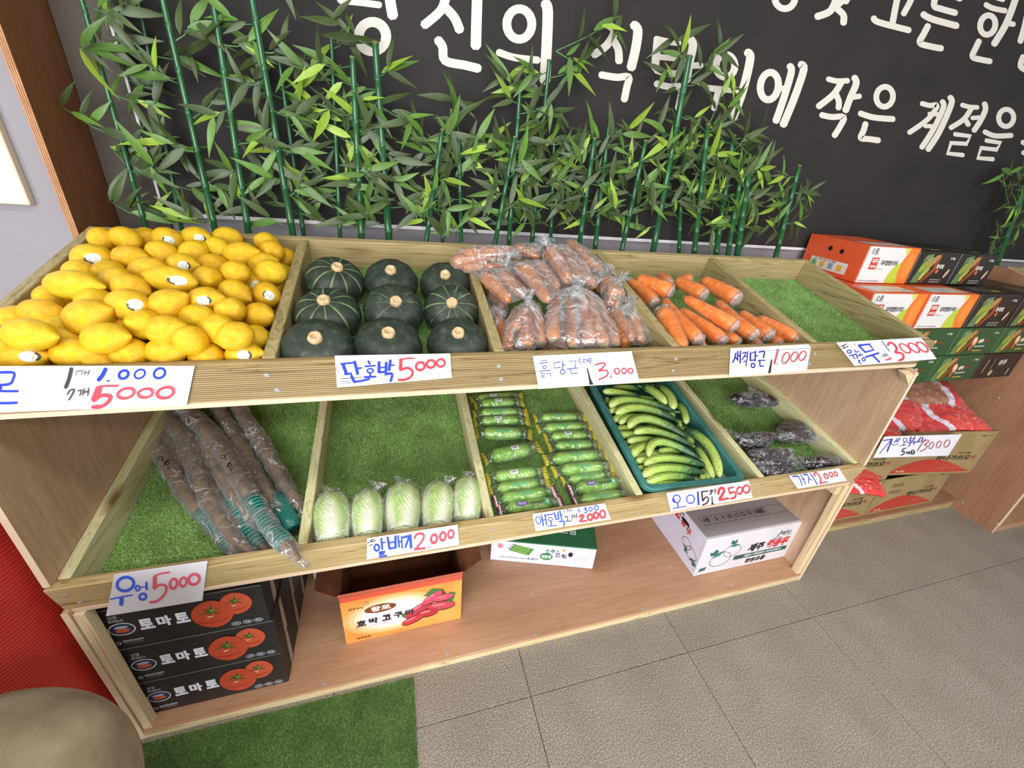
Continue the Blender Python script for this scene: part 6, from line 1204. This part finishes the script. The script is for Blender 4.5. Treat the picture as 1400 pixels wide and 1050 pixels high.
for k, x in enumerate((2.62, 2.945, 3.27)):
    dark_tomato('green cherry tomato carton, %s of the second shelf row' % ['first', 'second', 'third'][k], .315, .131, MT(x, FY+DD/2, zB), True)
dark_tomato('green cherry tomato carton, last at the right of the second shelf row', .30, .131, MT(3.585, FY+DD/2, zB), True)
ORG = noisy('orange_red_card', 'd4552e', 'dc5f36', 6, .4)
def orange_box(label, w, h, M, d):
    t = carton(label, w, d, h, M, ORG, 'orange and white tomato cartons at the left of the middle shelf'); F, S, T_, Rr = faces(w, d, h)
    F.rect('dedbd8', .003, w-.002, .003, h-.003)
    F.poly('b6c43e', [(w*.55, .003)]+[(w*.80+w*.25*math.cos(a), .003+h*.62*math.sin(a)) for a in [PI-k*PI/2/8 for k in range(9)]]+[(w-.002, h*.55), (w-.002, .003)])
    F.poly('e0782a', [(w*.80, .003), (w*.74, h*.3), (w*.74, h*.65), (w*.80, h-.003), (w-.002, h-.003), (w-.002, .003)]).oval('e88a3a', w*.88, h*.5, w*.08, h*.36); F.poly('c8d048', [(w*.80, h-.003), (w*.74, h*.80), (w*.70, h-.003)])
    F.rect('c23a2e', w*.13, w*.27, h*.38, h*.70).text('f6e6d8', '대저', w*.15, w*.25, h*.55, h*.67, .03).text('f6e6d8', '토마토', w*.145, w*.255, h*.42, h*.50, .03)
    F.text('2e2a40', '오름', w*.06, w*.19, h*.78, h*.94, .01).text('2c2830', '대저짭짤토마토', w*.33, w*.66, h*.50, h*.64, .02).text('8a8890', '산지직송 농산물', w*.28, w*.42, h*.38, h*.42, 0).text('50505a', '부산광역시 강서구 대저농협 공동선별', .01, w*.42, h*.05, h*.09, .01)
    T_.rect('cfc9c0', .04, w-.04, .02, .10).line('8a8a86', .001, [(.05, .05), (w-.05, .05)]).line('8a8a86', .001, [(.05, .07), (w-.08, .07)]); T_.rect('e07a58', .02, w-.02, d*.45, d*.46)
    S.oval('1c0f0c', d*.42, h*.72, .010, .010).oval('1c0f0c', d*.62, h*.70, .010, .010).rect('d8d6c8', d*.16, d*.80, h*.12, h*.42)
    for q in range(4): S.rect(['6aa870', 'e0a83c', '8a9ab0', 'e0a83c'][q], d*(.19+.15*q), d*(.27+.15*q), h*.18, h*.34)
    S.text('40342c', '인증농산물', d*.22, d*.6, h*.36, h*.41, .01); F.done(t, .35); S.done(t, .35); T_.done(t, .35); return t
orange_box('orange and white tomato carton in the third row, half hidden by the rack', .305, .150, MT(2.635, FY+DD/2, zC), DD)
orange_box('orange and white tomato carton in the third row, beside the dark ones', .305, .150, MT(2.955, FY+DD/2, zC), DD)
for k, (x, w_) in enumerate(((3.265, .29), (3.575, .30))): dark_tomato('near-black cherry tomato carton in the third shelf row, %s' % ['beside the orange one', 'against the neighbouring rack'][k], w_, .150, MT(x, FY+DD/2, zC), False)
orange_box('orange and white tomato carton on the very top, its end with two holes', .295, .150, MT(2.70, .44+.14, zD-.002), .28)
for k, x in enumerate((2.985, 3.25)): dark_tomato('near-black cherry tomato carton in the top row, %s' % ['beside the orange one', 'farthest right'][k], .26, .138, MT(x, .44+.14, zD), False, .28)
# ------------------------------------------------------------------ brown cartons and red bags
KRF = noisy('kraft_card', '8d774c', '9a845a', 9, .75, .1, 60)
def bonito(label, w, d, h, M, flaps=True):
    t = thing('carton', label, 'box', M=M, group='open brown cartons of red packets'); th = .005
    for nm, b in (('front_wall', (-w/2, w/2, -d/2, -d/2+th, 0, h)), ('back_wall', (-w/2, w/2, d/2-th, d/2, 0, h)), ('side_wall', (-w/2, -w/2+th, -d/2+th, d/2-th, 0, h)), ('side_wall', (w/2-th, w/2, -d/2+th, d/2-th, 0, h)), ('bottom_panel', (-w/2+th, w/2-th, -d/2+th, d/2-th, 0, th))): part(nm, MB().box(*b), KRF, t)
    F = Print((-w/2, -d/2, 0), (1, 0, 0), (0, 0, 1)); pts = [(.01, .012)]+[(.01+(w-.03)*k/12, .012+.085*math.sin(PI*(k/12)**.8)) for k in range(1, 12)]+[(w-.02, .012)]; F.poly('b23a2c', pts)
    for q in range(3): F.ring('d8806a', w*.62+q*.04, .045+.01*(q % 2), .014, .012, .0012); F.line('d8806a', .0015, [(w*.5+q*.06, .02), (w*.56+q*.06, .04), (w*.64+q*.06, .028)])
    F.text('2a1c16', '하나가쓰오', w*.46, w*.86, .088, .120, .03, .2).text('4a3a2c', '가다랑', w*.68, w*.84, .125, .140, .01, .2).text('5a4a38', '500g x 10', w*.82, w*.95, h-.030, h-.020, .01).text('e6cfa0', '하나식품', .05, .10, .018, .030, .02); star(F, 'b23a2c', w*.90, .105, .018, 8)
    for q in range(2):
        for k in range(16): F.rect('5f523a', .085+k*.005-.0, .085+k*.005+.0012+.0014*(k % 3 == 0), h-.058-q*.045, h-.035-q*.045)
    F.done(t, .6); return t
RB = noisy('red_packet_print', 'c01f20', 'd63428', 7, .3, .4, 30); WB = noisy('white_packet_print', 'cfc8d6', 'dcd6e0', 7, .35); FLK = noisy('bonito_flakes_in_window', '8a5a3c', 'a8765a', 60, .6, .5, 120)
bonito('brown carton of red packets, lower row, nearest the kick board end', .52, .38, .232, MT(3.285, .205+.19, .0645, 0)); bonito('brown carton, lower row, left one behind the rack', .50, .38, .232, MT(2.765, .205+.19, .0645, 0))
UZ = .302
bonito('brown carton of red packets in the upper row, beside the plywood side', .54, .36, .262, MT(3.345, .375, UZ, -7.5)); bonito('brown carton in the upper row, mostly hidden by the rack', .50, .36, .262, MT(2.79, .405, UZ, -4))
for x in (2.5, 3.6): part('cross_batten', MB().box(x-.02, x+.02, .42, .58, .2975, .301), BATTEN, mid, world=True)
def packet(label, P, ax, up, L, Wd, Th, seed, win=True):
    X = Vector(ax).normalized(); Z = Vector(up).normalized(); Y = Z.cross(X).normalized(); Z = X.cross(Y); M = frame(P, X, Y, Z); t = thing('food_packet', label, 'packet', M=M, group='red packets lying in the brown cartons')
    nx, ny = 44, 24; vs = []; mi = []
    for s in (1, -1):
        for i in range(nx+1):
            for j in range(ny+1):
                u, v = i/nx*2-1, j/ny*2-1; z = Th/2*max(0, (1-u**4))**.6*max(0, 1-v**4)**.6+.0008
                q = Vector((u*3, v*3, seed)); z += .010*noise.noise(q*1.6)*(1-u**4)*(1-v**4)+.005*abs(noise.noise(q*4)); vs.append((u*L/2+.006*noise.noise(q), v*Wd/2*(1-.06*math.cos(u*3)), s*z))
    k = (nx+1)*(ny+1); fs = []
    for s in (0, 1):
        for i in range(nx):
            for j in range(ny):
                a = s*k+i*(ny+1)+j; f = (a, a+1, a+ny+2, a+ny+1); fs.append(tuple(reversed(f)) if s == 0 else f)
                u, v = (i+.5)/nx, (j+.5)/ny; arc = u+.18*math.sin(v*PI)
                mi.append(0 if s else (1 if .40 < arc < .50 else 2 if (win and arc >= .5 and .12 < v < .88) else 0))
    mb = MB(); mb.v = vs; mb.f = fs; mb.m = mi; part('packet_bag', mb, [RB, WB, FLK], t, smooth=True)
    mb2 = MB(); mb2.v = [tuple(Vector(v)*1.0+Vector((0, 0, .0035 if i < k else -.0035))) for i, v in enumerate(vs)]; mb2.f = fs; mb2.m = [0]*len(fs); part('outer_film', mb2, film('packet_film', 'ffffff', .5, 24, .0, .08, .55), t, smooth=True)
hz = UZ+.262
packet('red packet on the pile at the left, behind the rack, brown window facing up', (2.93, .47, hz+.085), (1, .35, .12), (-.1, -.35, 1), .36, .24, .06, 1)
packet('red packet on the pile, its window next to the shelf above', (3.18, .50, hz+.075), (-1, .12, .0), (0, -.45, 1), .38, .26, .07, 2)
packet('topmost red packet, reaching toward the plywood side', (3.42, .42, hz+.070), (-1, .25, .05), (.05, -.5, 1), .38, .25, .07, 3)
packet('lower red packet at the front right rim of the upper carton', (3.36, .30, hz+.022), (1, -.1, .0), (0, -.3, 1), .46, .20, .06, 4, False)
packet('lower red packet at the front left rim of the upper carton', (3.08, .34, hz+.030), (1, -.15, -.1), (0, -.5, 1), .42, .20, .06, 5, False)
packet('pale crumpled packet end sticking out of the left upper carton', (2.87, .30, hz+.004), (.3, -1, .1), (.2, -.2, 1), .22, .14, .05, 6, False)
packet('red packet end poking between the two carton rows near the rack', (2.86, .215, .297), (1, -.3, 0), (0, -.5, 1), .22, .12, .040, 7, False)
# ------------------------------------------------------------------ red ribbed drum and the person at the lower left
RED = noisy('red_ribbed_plastic', 'bc2c24', 'd03c30', 6, .35)
mb = MB(); prof = []; z = 0; R_ = .31
while z < .93: prof += [(R_, z), (R_+.002, z+.003), (R_+.002, z+.006), (R_, z+.0085)]; z += .0095
mb.lathe([(.001, 0)]+prof+[(R_-.01, .94), (.001, .94)], 96)
t = thing('ribbed_drum', 'big red ribbed plastic drum on the floor left of the rack', 'drum', (-.335, .10, 0)); part('drum_wall', mb, RED, t, smooth=True)
def person():
    t = thing('person', 'person in a beige knit top crouching low, rounded shoulder in view', 'person', (-.05, -.55, 0))
    KN = noisy('beige_knit', '84775e', 'a3957a', 14, 1.0, .35, 900, c3='b2a58a', dist=.0008, spec=.1); PANTS = noisy('dark_trousers', '2c2c34', '3a3a44', 30, .9); SK = flat('c89a7c', .5); HR = flat('1f1a18', .6)
    def skin(name, V, E, Rr, mat, lv=2):
        me = bpy.data.meshes.new(name); me.from_pydata(V, E, []); o = bpy.data.objects.new(name, me); sk = o.modifiers.new('s', 'SKIN'); o.modifiers.new('u', 'SUBSURF').levels = lv
        for i, r in enumerate(Rr): me.skin_vertices[0].data[i].radius = (r, r) if not isinstance(r, tuple) else r
        me.skin_vertices[0].data[0].use_root = True; m2 = baked(o); m2.materials.clear(); m2.materials.append(mat)
        m2.polygons.foreach_set('use_smooth', [True]*len(m2.polygons)); o2 = link(name, m2, t); return o2
    # hips, spine, neck; shoulder on the rack side is the one in view (local coordinates)
    mb = MB(); rb = lambda n, r: [r*math.sin(PI*max(.04, k/(n-1)))**.5 for k in range(n)]
    def ball(c, r): mb.lathe([(r*math.sin(PI*k/12)+1e-4, -r*math.cos(PI*k/12)) for k in range(13)], 24, Matrix.Translation(c))
    def limb(p, r):
        mb.tube(catmull(p, 4), [r[0]+(r[-1]-r[0])*k/((len(p)-1)*4) for k in range((len(p)-1)*4+1)], 20)
    ball((.185, .125, .615), .186); ball((.02, -.18, .43), .170); ball((-.08, .06, .58), .15); ball((.08, -.01, .50), .19); limb([(.02, -.18, .42), (.09, -.03, .52), (.18, .10, .60)], [.17, .17]); limb([(-.08, .04, .58), (.06, .06, .60), (.18, .10, .60)], [.15, .165])
    limb([(.20, .10, .52), (.14, .10, .34), (.07, .15, .25), (.04, .20, .19)], [.10, .045]); limb([(-.12, .06, .60), (-.24, .10, .46), (-.20, .20, .38), (-.16, .24, .34)], [.10, .045])
    o = bpy.data.objects.new('sweater', mesh_of(mb, KN, True)); rm = o.modifiers.new('r', 'REMESH'); rm.mode = 'VOXEL'; rm.voxel_size = .014; rm.use_smooth_shade = True; sm = o.modifiers.new('s', 'SMOOTH'); sm.iterations = 14; sm.factor = .6
    link('sweater', baked(o), t)
    mb = MB(); ball((.02, -.20, .30), .155)
    for s_ in (1, -1):
        limb([(.02+.08*s_, -.18, .29), (.02+.14*s_, -.05, .34), (.02+.16*s_, .06, .40)], [.105, .075]); ball((.02+.16*s_, .06, .395), .076); limb([(.02+.16*s_, .06, .39), (.01+.15*s_, .0, .22), (.01+.15*s_, -.03, .07)], [.072, .050])
    o = bpy.data.objects.new('trousers', mesh_of(mb, PANTS, True)); rm = o.modifiers.new('r', 'REMESH'); rm.mode = 'VOXEL'; rm.voxel_size = .013; rm.use_smooth_shade = True; sm = o.modifiers.new('s', 'SMOOTH'); sm.iterations = 8; sm.factor = .5
    link('trousers', baked(o), t)
    mb = MB(); q = []
    hd = Matrix.Translation((-.02, .27, .84)) @ Matrix.Rotation(math.radians(-35), 4, 'X')
    for i in range(15):
        a = PI*i/14
        for k in range(20):
            g = 2*PI*k/20; r = math.sin(a)*(.078+.004*math.cos(g)); yy = r*1.12*math.sin(g); nose = .018*math.exp(-((a-1.75)/.16)**2-((g-PI/2)/.16)**2) ; chin = .010*math.exp(-((a-2.5)/.3)**2-((g-PI/2)/.5)**2); eye = -.006*math.exp(-((a-1.5)/.12)**2)*(math.exp(-((g-PI/2-.38)/.14)**2)+math.exp(-((g-PI/2+.38)/.14)**2))
            q.append((r*math.cos(g), yy+nose+chin+eye, math.cos(a)*.115))
    mb.add([tuple(hd @ Vector(p)) for p in q], [(i*20+k, (i+1)*20+k, (i+1)*20+(k+1) % 20, i*20+(k+1) % 20) for i in range(14) for k in range(20)]); part('head', mb, SK, t, smooth=True)
    mb = MB(); q2 = [(x*1.09, y*1.07-.006, z*1.07+.003) for x, y, z in q if True]; fs = [(i*20+k, (i+1)*20+k, (i+1)*20+(k+1) % 20, i*20+(k+1) % 20) for i in range(11) for k in range(20) if not (i > 4 and 1 < k < 9)]
    mb.add([tuple(hd @ Vector(p)) for p in q2], fs); part('hair', mb, HR, t, smooth=True)
    part('neck', MB().tube([(.05, .15, .70), (.0, .23, .79)], [.055, .05], 12), SK, t, smooth=True)
    for s, b in ((1, Vector((.04, .20, .17))), (-1, Vector((-.16, .24, .34)))):
        skin('hand', [tuple(b), tuple(b+Vector((-.01, .05, -.02))), tuple(b+Vector((-.01, .09, -.035)))], [(0, 1), (1, 2)], [.024, (.036, .016), (.036, .014)], SK, 1)
        for f in range(4):
            x0 = b+Vector((-.04+.02*f, .09, -.035)); ln = [.06, .068, .064, .05][f]; skin('finger', [tuple(x0), tuple(x0+Vector((0, ln*.5, -.008))), tuple(x0+Vector((0, ln*.85, -.03))), tuple(x0+Vector((0, ln, -.045)))], [(0, 1), (1, 2), (2, 3)], [.0085, .008, .0075, .006], SK, 1)
        x0 = b+Vector((.028*s, .04, -.02)); skin('thumb', [tuple(x0), tuple(x0+Vector((.02*s, .03, -.012))), tuple(x0+Vector((.016*s, .055, -.022)))], [(0, 1), (1, 2)], [.010, .009, .007], SK, 1)
    for s in (.16, -.14): part('shoe', MB().tube([(s, -.03, .035), (s, .08, .035), (s, .17, .028)], [.034, .040, .030], 14, flat=.9), flat('3a3430', .6), t, smooth=True)
person()
bpy.data.scenes.remove(TMP)
